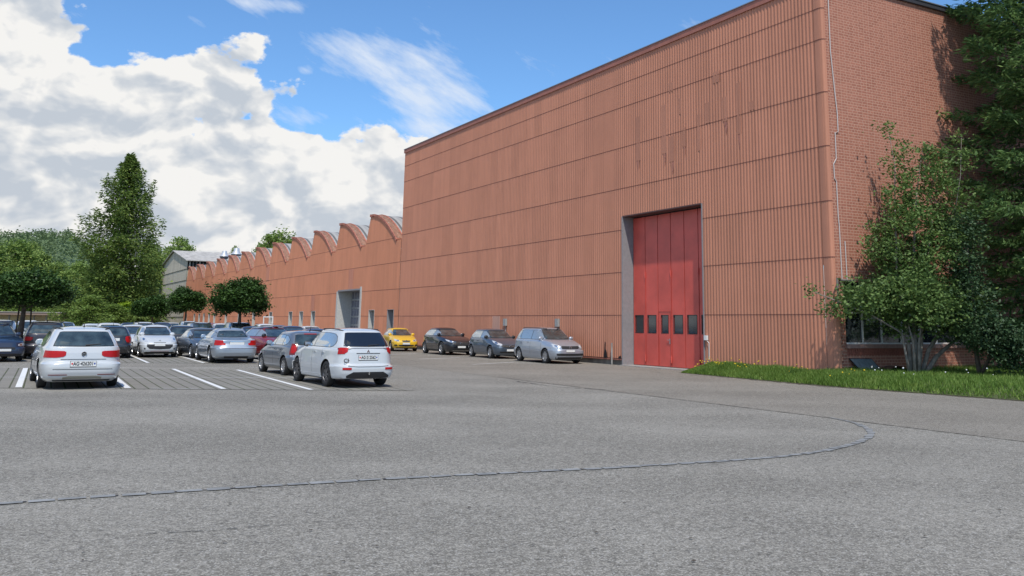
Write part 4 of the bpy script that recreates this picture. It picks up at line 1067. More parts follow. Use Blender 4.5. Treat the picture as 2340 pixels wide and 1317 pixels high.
def dlo_for(s, rear=None, kink=.0):
    zb, ze = s.zb + .045, s.ze - .035; xr = (s.R + .55) if rear is None else rear
    xf = s.xc - .10
    zt_ = ze
    return [(xr, zb + .10, zb + .16), (xr + .12, zb + .03, zt_ - .10), (xr + .32, zb, zt_ - .03), (xr + .8, zb, zt_), (s.xrf - .08, zb, zt_), ((s.xrf + xf) / 2 - .08, zb, zt_ - (zt_ - zb) * .40), (xf - .14, zb, zb + .07)]
def dcuts(s, xr, third=True):
    f, r_ = s.xc - .24, xr
    return [r_, r_ + .52, -.12, f] if third else [r_, -.10, f]
def base_opts(s, rear=None, third=True, **k):
    xr = (s.R + .55) if rear is None else rear
    d = dict(dlo=dlo_for(s, xr), cuts=dcuts(s, xr, third), seams=(s.wb / 2 - s.r - .12 + .04, -.12, -s.wb / 2 + s.r + .03), handles=(-.35, -s.wb / 2 + .28))
    d.update(k); return d
G_FR = 'cars in the marked bays'; G_WALL = 'cars parked along the tall hall'
pt_white = paint('white', (.53, .55, .565)); pt_silver = paint('silver', (.42, .46, .52), .6); pt_grey = paint('grey_metallic', (.20, .22, .25), .6)
pt_grey2 = paint('steel_grey', (.10, .115, .135), .55); pt_black = paint('black', (.012, .013, .016)); pt_blue = paint('dark_blue', (.02, .035, .075), .3)
pt_yel = paint('yellow', (.72, .44, .02)); pt_red = paint('dark_red', (.26, .015, .018), .2); pt_brown = paint('black_brown', (.03, .026, .03), .5)
pt_white2 = paint('bright_white', (.60, .60, .585)); pt_bmw = paint('cool_silver', (.36, .41, .47), .6)
# 1 white estate seen from behind
def along(p, d, ang): return (p[0] + d * math.cos(ang), p[1] + d * math.sin(ang))
def rear_at(px, py, s, ang, sc=1.): p = gp(px, py); return along(p, s.wb / 2 * sc, ang)
def front_at(px, py, s, ang, sc=1.): p = gp(px, py); return along(p, -s.wb / 2 * sc, ang)
e = base_opts(ESTATE, rear=ESTATE.R + .70, rails=(-1.9, .2), railmat=M_TRIM, antenna=-1.75, sillmat=pt_white, fpatches=(('grille', sym([(.55, .58, .68)]), M_TRIM),),
    rearlamp=((M_REDL, [(.40, .80, .88), (.45, .765, .90), (.62, .745, .905), (1.02, .745, .91)]),), sidelamp=((M_REDL, [(ESTATE.R + .20, .765, .90), (ESTATE.R + .34, .80, .895)]),),
    rpatches=(('tailgate_crease', T(-.5, .5, .700, .712), M_GAP), ('tailgate_seam', T(-.66, .66, .470, .480), M_GAP), ('reflector_strip', T(.34, .78, .335, .352), M_REDD), ('reflector_strip', T(-.78, -.34, .335, .352), M_REDD),
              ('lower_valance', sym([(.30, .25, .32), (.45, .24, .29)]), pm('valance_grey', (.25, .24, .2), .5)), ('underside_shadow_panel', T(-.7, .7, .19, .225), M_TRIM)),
    rplate=.60, rtext='AG\u00b7426201', wiper=1, rw=.84, rwc=.01)
c1 = car('estate_car', ESTATE, rear_at(166, 885, ESTATE, HB_ANG, 1.03), HB_ANG + R(3.5), pt_white, 'white estate car seen from behind in the front bay on the left', G_FR, 1.03, e)
def emblem_rings(root, s, z, rear=True):
    f = not rear; x = s.P(0, z, f).x; d = 1 if f else -1; r_ = .058
    mb = MB(); mb.lathe([(r_ * .86, 0), (r_, .006), (r_ * 1.02, 0)], seg=24); mb.lathe([(0, .001), (r_ * .88, .001)], seg=24, m=1)
    for pl_ in ([(-.034, .034), (-.014, -.002), (0, .022)], [(.034, .034), (.014, -.002), (0, .022)], [(-.044, .012), (-.018, -.04), (0, -.002), (.018, -.04), (.044, .012)]):
        mb.tube([(a, .004, b) for a, b in pl_], .0055, 5)
    o = mb.build('badge', [M_CHROME, M_TRIM], root); o.location = (x + d * .016, 0, z); o.rotation_euler = (0, 0, R(-90) if f else R(90)); return o
emblem_rings(c1, ESTATE, .83)
# 2 white SUV
M_TAILG = pm('grey_garnish', (.16, .17, .18), .35, .3)
e = base_opts(SUVS, rear=SUVS.R + .62, third=False, rails=(-1.7, .35), rimmat=M_RIMD, spokes=7, sillmat=pt_white, glass=M_CARGLW, mirmat=M_TRIM,
    rearlamp=((M_REDL, [(.62, .99, 1.10), (.72, .93, 1.10), (.94, .92, 1.10)]), (M_REDL, [(.50, .50, .56), (.76, .50, .56)])), sidelamp=((M_REDD, [(SUVS.R + .17, .92, 1.09), (SUVS.R + .28, .99, 1.09), (SUVS.R + .42, 1.06, 1.09)]),),
    rpatches=(('garnish', [(-.62, 1.03, 1.09), (-.5, 1.075, 1.095), (0, 1.08, 1.095), (.5, 1.075, 1.095), (.62, 1.03, 1.09)], M_TAILG), ('tailgate_lip', T(-.36, .36, .935, .955), M_GAP), ('tailgate_seam', sym([(.60, .60, .612), (.3, .575, .587)]), M_GAP),
              ('bumper_insert', sym([(.45, .27, .44), (.66, .28, .34)]), M_TRIM)), rplate=.83, rtext='AG\u00b7212562', wiper=1, rw=.86, rwc=.02, rearwin=(1.14, 1.50))
c2 = car('suv', SUVS, rear_at(802, 883, SUVS, HB_ANG, .95), HB_ANG + R(4), pt_white, 'white SUV with dark rear glass and a CH sticker, nearest the open asphalt', G_FR, .95, e)
x_ = SUVS.P(0, 1.0, False).x
mb = MB()
for a_, r0 in ((90, 0), (210, 0), (330, 0)):
    c_, s_ = math.cos(R(a_)), math.sin(R(a_)); L_ = .05; w_ = .017
    mb.poly([(0, 0, 0), (L_ / 2 * c_ - w_ * s_, 0, L_ / 2 * s_ + w_ * c_), (L_ * c_, 0, L_ * s_), (L_ / 2 * c_ + w_ * s_, 0, L_ / 2 * s_ - w_ * c_)])
bd = mb.build('badge', pm('badge_dark', (.12, .03, .03), .3, .5), c2); bd.location = (x_ - .016, 0, 1.0); bd.rotation_euler = (0, 0, R(90))
p = SUVS.P(R(34), .74, False, 1); text_mesh('CH', .16, c2, (p.x - .015, p.y, .74), (R(90), 0, R(-90)), M_PTEXT, 'country_sticker')
mb = MB(); mb.tube([(SUVS.R + .06, 0, .38), (SUVS.R - .06, 0, .38), (SUVS.R - .06, 0, .44)], .022, 8); mb.build('tow_bar', M_CHROME, c2)
# 3 grey hatchback
e = base_opts(SUPERM, rear=SUPERM.R + .50, antenna=-1.35, anth=.14, spokes=9, sillmat=pt_grey2, sideline=(-.85, .75, .52), mouldmat=pt_grey2,
    rearlamp=((M_REDD, [(.56, .70, .99), (.60, .675, 1.02), (.84, .675, 1.03)]), (M_REDL, [(.60, .78, .92), (.66, .73, .97), (.72, .72, .98), (.78, .75, .95)], .018)), sidelamp=((M_REDD, [(SUPERM.R + .17, .68, 1.0), (SUPERM.R + .25, .70, .97)]),),
    rpatches=(('brake_light', T(-.3, .3, 1.33, 1.35), M_REDL), ('bumper_step', T(-.80, .80, .60, .66), pt_silver), ('bumper_insert', T(-.70, .70, .20, .30), M_TRIM)), rw=.84, rearwin=(1.0, 1.31), rplate=.78)
car('hatchback', SUPERM, rear_at(692, 858, SUPERM, HB_ANG, .98), HB_ANG + R(5), paint('mid_grey', (.19, .215, .25), .6), 'grey hatchback with round red rear lights, parked nose in just beyond the white SUV', G_FR, .98, e)
# 4 silver coupe
e = base_opts(COUPE, rear=-1.28, third=False, spokes=10, sillmat=pt_bmw, antenna=-.8, anth=.05, sideline=(-.85, .85, .53), handles=(-.30,), seams=(.82, -.55),
    rearlamp=((M_REDL, [(.44, .70, .775), (.50, .69, .78), (.95, .69, .79)]), (M_REDL, [(.52, .79, .80), (.56, .785, .87), (.95, .785, .885)], .012)), sidelamp=((M_REDL, [(COUPE.R + .18, .70, .86), (COUPE.R + .28, .72, .84)]),),
    rpatches=(('bumper_rubber', T(-.84, .84, .555, .575), M_TRIM), ('valance', T(-.5, .5, .20, .27), M_TRIM), ('chrome_strip', T(-.24, .24, .815, .84), M_CHROME)), rplate=.745, rw=.80)
car('coupe', COUPE, rear_at(524, 829, COUPE, HB_ANG, 1.02), HB_ANG + R(2), pt_bmw, 'silver two door coupe with L shaped red rear lights, behind the empty bays', G_FR, 1.04, e)
# 5 white hatchback facing the camera
AF = HB_ANG + math.pi
e = base_opts(HATCHB, rear=HATCHB.R + .55, spokes=8, mdx=.12, headlamp=[(.52, .70, .74), (.60, .70, .84), (.74, .74, .90), (.84, .82, .92)], fbadge=.74, bsx=.7,
    fpatches=(('grille', sym([(0, .38, .60), (.44, .40, .60), (.56, .50, .60)]), M_TRIM), ('bonnet_slot', T(-.26, .26, .675, .693), M_TRIM), ('bumper_base', T(-.74, .74, .18, .27), M_TRIM), ('bumper_strip', T(-.42, .42, .285, .31), pm('rose_strip', (.4, .28, .27), .5)),
              ('fog_lamp', sym([(.66, .40, .44)])[:1] and [(.62, .385, .43), (.66, .37, .45), (.70, .385, .43)], M_TRIM), ('fog_lamp', [(-.70, .385, .43), (-.66, .37, .45), (-.62, .385, .43)], M_TRIM)), fplate=.57)
car('hatchback', HATCHB, front_at(357, 817, HATCHB, AF), AF + R(1), pt_white, 'white hatchback facing the camera with a wide black lower grille, right of the white estate', G_FR, 1., e)
# 6 dark coupe facing the camera beside the silver one
e = base_opts(SEDAN, rear=-1.35, headlamp=[(.46, .62, .69), (.6, .60, .70), (.82, .63, .71)], fbadge=.60, fpatches=(('grille', sym([(.34, .50, .62)]), M_CHROME), ('air_intake', sym([(.5, .26, .36)]), M_TRIM)), fplate=.44, mdx=.1)
car('sedan', SEDAN, front_at(470, 819, SEDAN, AF, .95), AF + R(5), pt_grey2, 'dark grey low car facing the camera, half hidden by the silver coupe', G_FR, .95, e)
# 7 dark SUV, rear view
e = base_opts(SUVS, rear=SUVS.R + .6, third=True, rails=(-1.7, .35), antenna=-1.6, rimmat=M_RIMD, rearlamp=((M_REDD, [(.48, .84, .95), (.56, .80, .96), (.98, .80, .97)]),), sidelamp=((M_REDD, [(SUVS.R + .17, .82, .96), (SUVS.R + .3, .86, .95)]),),
    rpatches=(('tailgate_seam', T(-.6, .6, .56, .57), M_GAP), ('spoiler', T(-.55, .55, 1.50, 1.53), M_TRIM)), rw=.82, rearwin=(1.12, 1.46), rplate=.72)
car('suv', SUVS, rear_at(104, 820, SUVS, HB_ANG, .97), HB_ANG + R(-3), pt_brown, 'black SUV with roof rails, its rear half hidden behind the white estate', G_FR, .97, e)
# 8 black hatchback, rear view
e = base_opts(HATCHB, rear=HATCHB.R + .5, rearlamp=((M_REDL, [(.54, .82, .92), (.60, .72, .98), (.90, .70, .99)]),), sidelamp=((M_REDD, [(HATCHB.R + .17, .74, .97), (HATCHB.R + .25, .76, .95)]),), rpatches=(('tailgate_seam', T(-.6, .6, .56, .57), M_GAP),), rw=.82, rplate=.84, antenna=-1.3, anth=.1)
car('hatchback', HATCHB, rear_at(252, 819, HATCHB, HB_ANG, .98), HB_ANG, pt_black, 'black hatchback seen from behind between the white estate and the white hatchback', G_FR, .98, e)
# 9 red car with a dark roof
e = base_opts(CROSSH, rear=CROSSH.R + .55, headlamp=[(.5, .70, .77), (.65, .68, .80), (.86, .72, .82)], mirmat=pt_black, fplate=.5, fpatches=(('grille', sym([(.4, .56, .70)]), M_TRIM), ('bumper_base', T(-.7, .7, .2, .3), M_TRIM)))
r9 = car('hatchback', CROSSH, gd(628, 42.6), AF + R(12), pt_red, 'dark red car with a black roof, between the silver coupe and the grey hatchback', G_FR, 1., e)
mb_ = patch(CROSSH, 'roof_panel', [(-1.25, CROSSH.ze - .01, CROSSH.H - .006), (.0, CROSSH.ze - .01, CROSSH.H - .004)], 'side', 1, pt_black, r9, .004, .01, 14, 8)
mb_ = patch(CROSSH, 'roof_panel', [(-1.25, CROSSH.ze - .01, CROSSH.H - .006), (.0, CROSSH.ze - .01, CROSSH.H - .004)], 'side', -1, pt_black, r9, .004, .01, 14, 8)
# cars along the tall hall
AW = math.atan2(-.875, .484)
HLM = [(.50, .74, .80), (.56, .68, .83), (.70, .68, .86), (.86, .74, .88)]
e = base_opts(MPV, rear=MPV.R + .42, rails=(-1.5, .4), rim='cap', spokes=6, rimmat=M_RIMS, sideline=(-.9, .8, .55), mdx=.0, headlamp=HLM, fbadge=.72, sillmat=pt_silver,
    fpatches=(('grille', sym([(.0, .66, .78), (.42, .66, .79), (.46, .72, .78)]), M_TRIM), ('air_intake', sym([(.0, .35, .46), (.66, .36, .46), (.72, .38, .45)]), M_TRIM), ('bumper_base', T(-.78, .78, .19, .30), M_TRIM)), fplate=.57)
mid = np.mean([gp(1246, 831), gp(1190, 826)], 0); 
def wall_car(pxF, pyF, pxR, pyR, s, sc=1., da=0.):
    f, r_ = np.array(gp(pxF, pyF)), np.array(gp(pxR, pyR)); c_ = (f + r_) / 2; ang = AW + R(da)
    c_ = c_ + np.array([-math.sin(ang), math.cos(ang)]) * (s.W / 2 - .12) * sc   # to the car's left
    return (float(c_[0]), float(c_[1])), ang
p, a = wall_car(1246, 831, 1191, 826, MPV, .98, -1)
c_ = car('people_carrier', MPV, p, a, pt_silver, 'silver people carrier with roof rails, the wall car nearest the red folding door', G_WALL, .98, e)
e = base_opts(HATCHB, rear=HATCHB.R + .50, third=False, rim='cap', spokes=6, headlamp=[(.44, .66, .72), (.54, .64, .76), (.70, .68, .84), (.86, .78, .88)], fbadge=.60, bsx=1.3, sillmat=pt_grey2,
    fpatches=(('grille', sym([(.0, .52, .66), (.40, .56, .67), (.5, .60, .66)]), M_TRIM), ('chrome_strip', sym([(.0, .60, .615), (.36, .62, .635)]), M_CHROME), ('air_intake', sym([(.6, .28, .36)]), M_TRIM)), fplate=.42, mirmat=M_TRIM)
p, a = wall_car(1125, 820, 1077, 815.5, HATCHB, 1., -3)
car('hatchback', HATCHB, p, a, paint('blue_grey', (.085, .115, .155), .5), 'blue grey hatchback between the silver people carrier and the black crossover by the wall', G_WALL, 1., e)
e = base_opts(CROSSH, rear=CROSSH.R + .62, third=False, spokes=7, rimmat=M_RIMS, headlamp=[(.48, .68, .74), (.62, .68, .78), (.88, .76, .84)], fbadge=.62, bsx=1.5,
    fpatches=(('grille', sym([(.0, .50, .70), (.34, .52, .70), (.44, .60, .68)]), M_TRIM), ('grille_frame', sym([(.0, .70, .72), (.42, .69, .71)]), M_CHROME), ('air_intake', sym([(.5, .27, .34)]), M_TRIM), ('chrome_strip', T(-.55, .55, .235, .25), M_CHROME)), fplate=.44)
p, a = wall_car(1011, 811.5, 972, 808, CROSSH, 1., -2)
car('crossover', CROSSH, p, a, paint('piano_black', (.008, .009, .014), .15), 'glossy black crossover between the blue grey hatchback and the yellow car by the wall', G_WALL, 1., e)
e = base_opts(LOWH, rear=LOWH.R + .50, third=False, spokes=8, headlamp=[(.42, .62, .67), (.54, .59, .70), (.80, .66, .76)], fbadge=.62, bsx=.8,
    fpatches=(('grille', sym([(.0, .56, .66), (.20, .57, .66), (.26, .62, .655)]), M_TRIM), ('air_intake', sym([(.0, .30, .40), (.40, .32, .40), (.5, .37, .40)]), M_TRIM), ('fog_lamp', [(.56, .33, .38), (.64, .33, .43), (.80, .33, .40)], M_TRIM), ('fog_lamp', [(-.80, .33, .40), (-.64, .33, .43), (-.56, .33, .38)], M_TRIM), ('bumper_base', T(-.7, .7, .18, .24), M_TRIM)), fplate=.47)
pf = gp(921, 803); a = AW + R(-8)
car('hatchback', LOWH, along(pf, -LOWH.wb / 2 + .05, a), a, pt_yel, 'bright yellow hatchback facing the camera beside the tall hall wall', G_WALL, .98, e)

# cars further back, mostly roofs and screens
def simple(s, **k):
    k.setdefault('detail', 0); k.setdefault('headlamp', [(.5, .68, .74), (.62, .66, .78), (.84, .70, .80)]); k.setdefault('rearlamp', ((M_REDL, [(.55, .74, .9), (.9, .74, .92)]),))
    return base_opts(s, **k)
pt_sky = paint('light_blue_grey', (.30, .36, .44), .5)
BACK = [  # px, depth, shape, heading offset (0 = away, 180 = facing), paint, scale, label
 (-8, 38.5, SUVS, 180, pt_blue, .92, 'suv', 'dark blue car at the left edge, front corner facing the camera beside the young tree'),
 (2, 47.5, MPV, 180, pt_black, 1.0, 'people_carrier', 'black people carrier behind the dark blue car at the left edge'),
 (66, 62, MPV, 180, pt_white2, .97, 'people_carrier', 'white car with a blue reflecting windscreen behind the young tree on the left'),
 (97, 52, HATCHB, 0, pt_grey, 1.0, 'hatchback', 'grey hatchback between the young left tree and the black SUV'),
 (213, 58, ESTATE, 0, pt_white, .97, 'estate_car', 'pale estate car showing its roof above the black SUV and the white estate'),
 (249, 56, SUVS, 0, pt_white2, .92, 'suv', 'white SUV seen from behind in front of the right hand low shelter'),
 (308, 48.5, CROSSH, 180, pt_white2, .98, 'crossover', 'white car facing the camera, tucked between the black and the white hatchback'),
 (298, 72, HATCHB, 180, pt_blue, 1.0, 'hatchback', 'small dark blue car far back, above the white car with the dark grille'),
 (331, 68, MPV, 180, pt_white2, .95, 'people_carrier', 'white van like car far back behind the white hatchback'),
 (372, 74, SEDAN, 180, pt_blue, 1.05, 'sedan', 'dark blue car far back behind the white hatchback, right of the white van like car'),
 (396, 88, HATCHB, 180, pt_white2, 1.0, 'hatchback', 'tiny white car under the second round tree'),
 (413, 50, HATCHB, 0, pt_black, .98, 'hatchback', 'black hatchback seen from behind, right of the white hatchback facing the camera'),
 (433, 86, MPV, 180, pt_white2, 1.0, 'people_carrier', 'white car far back, just right of the second tree trunk'),
 (462, 58, SUVS, 180, pt_grey2, .97, 'suv', 'grey SUV with a blue windscreen above the dark low car'),
 (481, 84, CROSSH, 0, pt_red, 1.0, 'crossover', 'dark red car far back near the orange shed'),
 (489, 50, SEDAN, 0, pt_blue, .92, 'sedan', 'dark blue low roofed car directly behind the silver coupe'),
 (506, 76, HATCHB, 180, pt_white2, 1.0, 'hatchback', 'white hatchback far back between the trunks of the second and the biggest round tree'),
 (549, 60, MPV, 180, pt_silver, 1.0, 'people_carrier', 'silver people carrier directly behind the trunk of the biggest round tree'),
 (583, 50, SEDAN, 180, pt_blue, 1.0, 'sedan', 'dark blue saloon facing the camera between the silver coupe and the red car'),
 (601, 72, SUVS, 0, pt_white2, .92, 'suv', 'white car with a rounded roof in front of the narrow shed windows'),
 (640, 66, SEDAN, 180, pt_grey, 1.0, 'sedan', 'grey car glimpsed between the red car and the shed'),
 (672, 58, COUPE, 180, pt_blue, 1.05, 'coupe', 'dark car in front of the white framed sign'),
 (712, 62, HATCHB, 180, pt_white2, .97, 'hatchback', 'white car with a reddish windscreen reflection in front of the shed, left of the gate'),
 (727, 46, SEDAN, 180, pt_blue, .96, 'sedan', 'dark blue saloon between the grey hatchback and the white SUV'),
 (150, 70, HATCHB, 180, pt_grey, 1.0, 'hatchback', 'grey car far back behind the black SUV roof'),
]
for px, dp, s, ho, pt_, sc_, nm, lb in BACK:
    if nm == 'suv' and px < 0: ang = HB_ANG + math.pi + R(14)
    else: ang = HB_ANG + R(ho) + R(random.uniform(-2, 2))
    car(nm, s, gd(px, dp), ang, pt_, lb, 'cars further back in the car park', sc_, simple(s, rear=(-1.3 if s.kind == 'sedan' else None), rails=((-1.5, .3) if s in (SUVS, MPV, ESTATE) else None), fplate=.5 if ho else None, rplate=None if ho else .8,
        fpatches=(('grille', sym([(.38, .52, .62)]), M_TRIM), ('bumper_base', T(-.7, .7, .22, .34), M_TRIM)), rpatches=(('tailgate_seam', T(-.6, .6, .56, .57), M_GAP),)))

# ---------------------------------------------------------------- vegetation
L_MAPLE = leaf_mat('leaf_maple', (.018, .040, .010), (.042, .090, .018), (.10, .19, .035), .2)
L_YELLOW = leaf_mat('leaf_yellowish', (.14, .24, .02), (.27, .40, .03), (.44, .52, .06), .35)
L_WOOD = leaf_mat('leaf_wood', (.10, .165, .042), (.21, .30, .07), (.37, .45, .13), .4)
L_WOOD2 = leaf_mat('leaf_wood_light', (.11, .18, .04), (.21, .31, .07), (.36, .45, .13), .35)
L_SPRUCE = leaf_mat('needle_far', (.065, .12, .03), (.18, .27, .06), (.38, .45, .13), .35)
L_NEEDLE = leaf_mat('needle_near', (.06, .125, .05), (.17, .29, .10), (.38, .52, .19), .45)
L_BUSH = leaf_mat('leaf_bush', (.065, .12, .038), (.13, .21, .06), (.24, .34, .10), .35)
L_DARK = leaf_mat('leaf_dark', (.022, .048, .022), (.042, .082, .032), (.075, .13, .05), .15)
M_BARK = pm('bark', (.10, .078, .06), .95, noise=.35, nscale=6); M_BARKG = pm('bark_grey', (.22, .19, .16), .95, noise=.35, nscale=6)
def unit(v): return v / (np.linalg.norm(v, axis=-1, keepdims=True) + 1e-9)
def leaves(P, size, up=.5, asp=.6, jit=.35, outd=None):
    """P (n,3): one folded leaf (two triangles as a quad) at each point"""
    n_ = len(P); nr = rng.normal(size=(n_, 3)); nr[:, 2] = np.abs(nr[:, 2]) + up
    if outd is not None: nr += outd * .6
    nr = unit(nr); a = unit(np.cross(nr, rng.normal(size=(n_, 3)))); b = np.cross(nr, a)
    sz = size * (1 + rng.uniform(-jit, jit, n_))[:, None]
    V = np.stack([P - a * sz * .5, P + b * sz * asp * .5 - nr * sz * .08, P + a * sz * .5 - nr * sz * .12, P - b * sz * asp * .5 - nr * sz * .08], 1).reshape(-1, 3)
    return V, np.arange(n_ * 4).reshape(-1, 4)
def dirs(n_): return unit(rng.normal(size=(n_, 3)))
def crown_pts(c, rad, nclump, nleaf, cr, flat=.6, inner=.45, bump=.18, bottom=-1., seed=0):
    ph = rng.uniform(0, 6.28, 6)
    d = dirs(nclump * 3); d = d[d[:, 2] > bottom][:nclump]
    r_ = inner + (1 - inner) * rng.random(len(d)) ** .45
    lump = 1 + bump * (np.sin(3 * d[:, 0] + ph[0]) * np.sin(3.4 * d[:, 1] + ph[1]) + .8 * np.sin(5 * d[:, 2] + ph[2] + 3 * d[:, 0]) * np.sin(4.7 * d[:, 1] + ph[3]))
    C = np.array(c) + d * (r_ * lump)[:, None] * np.array(rad)
    P = C[:, None, :] + rng.normal(size=(len(C), nleaf, 3)) * np.array([cr, cr, cr * flat]) * (.6 + .8 * rng.random((len(C), 1, 1)))
    return P.reshape(-1, 3), C
def trunk_mb(h, r0, lean=(0, 0), branches=6, reach=1.5, z0=.5, top=.75):
    mb = MB(); pts = [(lean[0] * t + .04 * math.sin(7 * t), lean[1] * t, h * t) for t in np.linspace(0, 1, 8)]
    mb.tube(pts, list(np.linspace(r0, r0 * .35, 8)), 10)
    for i in range(branches):
        t = random.uniform(z0, .95); a = random.uniform(0, 6.28); p = Vector((lean[0] * t, lean[1] * t, h * t)); q = p + Vector((math.cos(a) * reach, math.sin(a) * reach, reach * random.uniform(.3, .9)))
        mb.tube([p, p.lerp(q, .5) + Vector((0, 0, -.05 * reach)), q], [r0 * .4, r0 * .25, r0 * .06], 6)
    return mb

def round_tree(px, depth, rx, rz, zc_, th, label, mat, size, nc=700, nl=30, bump=.19, stake=False, seed=1, yoff=0, base=None):
    x, y = base or gd(px, depth)
    root = empty('round_tree', (x, y, 0), random.uniform(0, 6), label, 'tree', 'clipped round trees in the car park')
    trunk_mb(zc_ * .98, th, (.0, .0), 9, rx * .7, .72).build('trunk', M_BARK, root, True)
    P, C = crown_pts((0, 0, zc_), (rx, rx, rz), nc, nl, .22 * rx / 2, .5, .25, bump, -.8)
    dn = P[:, 2] < zc_ - rz * .62; P = P[~dn | (rng.random(len(P)) < .55)]
    V, Fq = leaves(P, size, .9, .7); nobj('crown', V, Fq, mat, root)
    return root
RT = [(548, 60, 1.72, 1.28, 3.08, .16, 'biggest round crowned tree, standing in front of the orange shed', L_MAPLE, .15),
      (423, 96, 1.68, 1.30, 3.60, .15, 'second round crowned tree, left of the biggest one, before the far shed end', L_MAPLE, .19),
      (347, 112, 2.1, 1.25, 3.05, .15, 'round crowned tree below the grey barn, left of the second round tree', L_MAPLE, .22),
      (291, 122, 1.5, 1.15, 2.8, .14, 'yellowish green round tree beside the right hand low shelter', L_YELLOW, .24)]
for a in RT: round_tree(*a)
t1 = round_tree(38, 41.7, 1.85, .78, 2.95, .17, 'round crowned tree at the left edge inside grey metal guards', L_MAPLE, .13, 900, 34, .09, base=gp(40, 815))
# stakes and guards round the left tree
tx, ty = gp(40, 815)
for i, (dx_, dy_) in enumerate(((-.35, .2), (.30, .35), (-.15, .5))):
    mb = MB(); mb.tube([(0, 0, 0), (-dx_ * .25, -dy_ * .2, 2.3)], .035, 6); o = mb.build('tree_stake', M_BARK, None, True, (tx + dx_, ty + dy_, 0)); tag(o, ('round timber stake left of the young tree trunk at the left edge', 'round timber stake right of the young tree trunk at the left edge', 'round timber stake behind the young tree trunk at the left edge')[i], 'stake', 'stakes beside the young tree')
for i, (px, py) in enumerate(((33, 818), (22, 811))):
    a_ = np.array(gp(px - 12, py)); b_ = np.array(gp(px + 14, py - 2)); mb = MB(); d_ = b_ - a_
    mb.tube([(0, 0, 0), (0, 0, .78), (d_[0], d_[1], .78), (d_[0], d_[1], 0)], .045, 8); mb.tube([(0, 0, .48), (d_[0], d_[1], .48)], .04, 8)
    o = mb.build('tree_guard', pm('guard_grey', (.36, .36, .34), .6), None, True, (a_[0], a_[1], 0)); tag(o, ('nearer low grey metal guard hoop in front of the tree at the left edge', 'farther low grey metal guard hoop beside the tree at the left edge')[i], 'tree guard', 'guards round the left tree')

# woodland trees: three built, then copied with their parts
def wood_tree(kind, mat):
    root = empty('broadleaf_tree'); h = 16.
    trunk_mb(h * .72, .32, (.2, .1), 12, 3., .35).build('trunk', M_BARK, root, True)
    P = []; 
    for i in range(9 if kind else 7):
        t = i / (8 if kind else 6); a = 2.4 * i + kind; rr = 3.2 * (1 - t * .75) * (.6 if i == 0 else 1)
        c = (math.cos(a) * rr * .75, math.sin(a) * rr * .75, 4.2 + 8.8 * t ** .9); r_ = 3.3 * (1 - t * .42)
        p, _ = crown_pts(c, (r_, r_, r_ * .85), 90, 13, .42, .6, .45, .15); P.append(p)
    P = np.concatenate(P); P = P[P[:, 2] > .6]; V, Fq = leaves(P, .40, .6, .75); nobj('crown', V, Fq, mat, root); return root
def tree_copy(src, loc, sx, sz, rz, label, group=None, mat=None):
    r = src.copy(); COL.objects.link(r); r.location = loc; r.scale = (sx, sx, sz); r.rotation_euler = (0, 0, rz)
    for c in src.children:
        k = c.copy(); COL.objects.link(k); k.parent = r
        if mat and c.name.startswith('crown'): k.data = c.data.copy(); k.data.materials[0] = mat
    r['label'] = label; r['category'] = 'tree'
    if group: r['group'] = group
    return r
PROTO = [wood_tree(0, L_WOOD), wood_tree(1, L_WOOD2), wood_tree(2, L_WOOD)]
used = [False] * 3
WT = [ # px, top y, width px, depth, label
 (-35, 536, 150, 150, 'broad tree cut off by the left edge of the picture'),
 (28, 530, 120, 160, 'tall tree behind the left round tree, second from the left edge'),
 (78, 558, 95, 175, 'tree with a low rounded top left of the tall spruce, below the distant hill'),
 (122, 588, 100, 150, 'light green tree between the left edge trees and the spruce, in front of the hill'),
 (168, 582, 90, 165, 'tree directly left of the spruce, partly behind it'),
 (88, 612, 120, 128, 'pale green tree low behind the left round tree and above the long shelter'),
 (160, 640, 90, 108, 'bushy tree at the left foot of the spruce'),
 (20, 600, 110, 130, 'dense tree straight above the left round crown'),
 (333, 532, 74, 168, 'tree right of the spruce with a domed top'),
 (396, 524, 100, 190, 'tall tree right of the spruce just left of the grey barn ridge'),
 (366, 580, 60, 182, 'tree between the spruce and the gable of the grey barn'),
 (322, 640, 80, 125, 'bushy tree at the right foot of the spruce'),
 (205, 668, 100, 106, 'low leafy tree in front of the spruce between the two shelters'),
 (260, 690, 80, 112, 'low leafy tree in front of the spruce above the right hand shelter'),
 (622, 505, 150, 185, 'large dense tree rising behind the middle of the sawtooth roofs'),
 (585, 540, 70, 205, 'smaller tree at the left shoulder of the large tree behind the sawtooth roofs'),
 (678, 540, 60, 200, 'small tree at the right shoulder of the large tree behind the sawtooth roofs'),
 (497, 566, 42, 215, 'thin tree behind the barn roof, left of the two slender ones'),
 (527, 548, 38, 215, 'slender tree behind the ventilation cowls'),
 (462, 574, 60, 250, 'low tree showing just above the barn ridge'),
 (-70, 560, 120, 128, 'tree mostly outside the left edge, behind the young tree'),
 (55, 536, 90, 190, 'tree in the second row of the wood near the left edge, touching the hill'),
 (145, 606, 90, 135, 'light green tree in front of the wood, halfway between the left edge and the spruce'),
 (190, 620, 80, 128, 'leafy tree leaning against the left side of the spruce'),
 (374, 548, 80, 184, 'round topped tree squeezed between the spruce and the barn ridge'),
 (418, 545, 50, 200, 'narrow tree right behind the barn ridge corner'),
 (345, 560, 70, 190, 'second row tree filling the gap right of the spruce'),
 (120, 672, 90, 126, 'low leafy tree above the right end of the long shelter'),
]
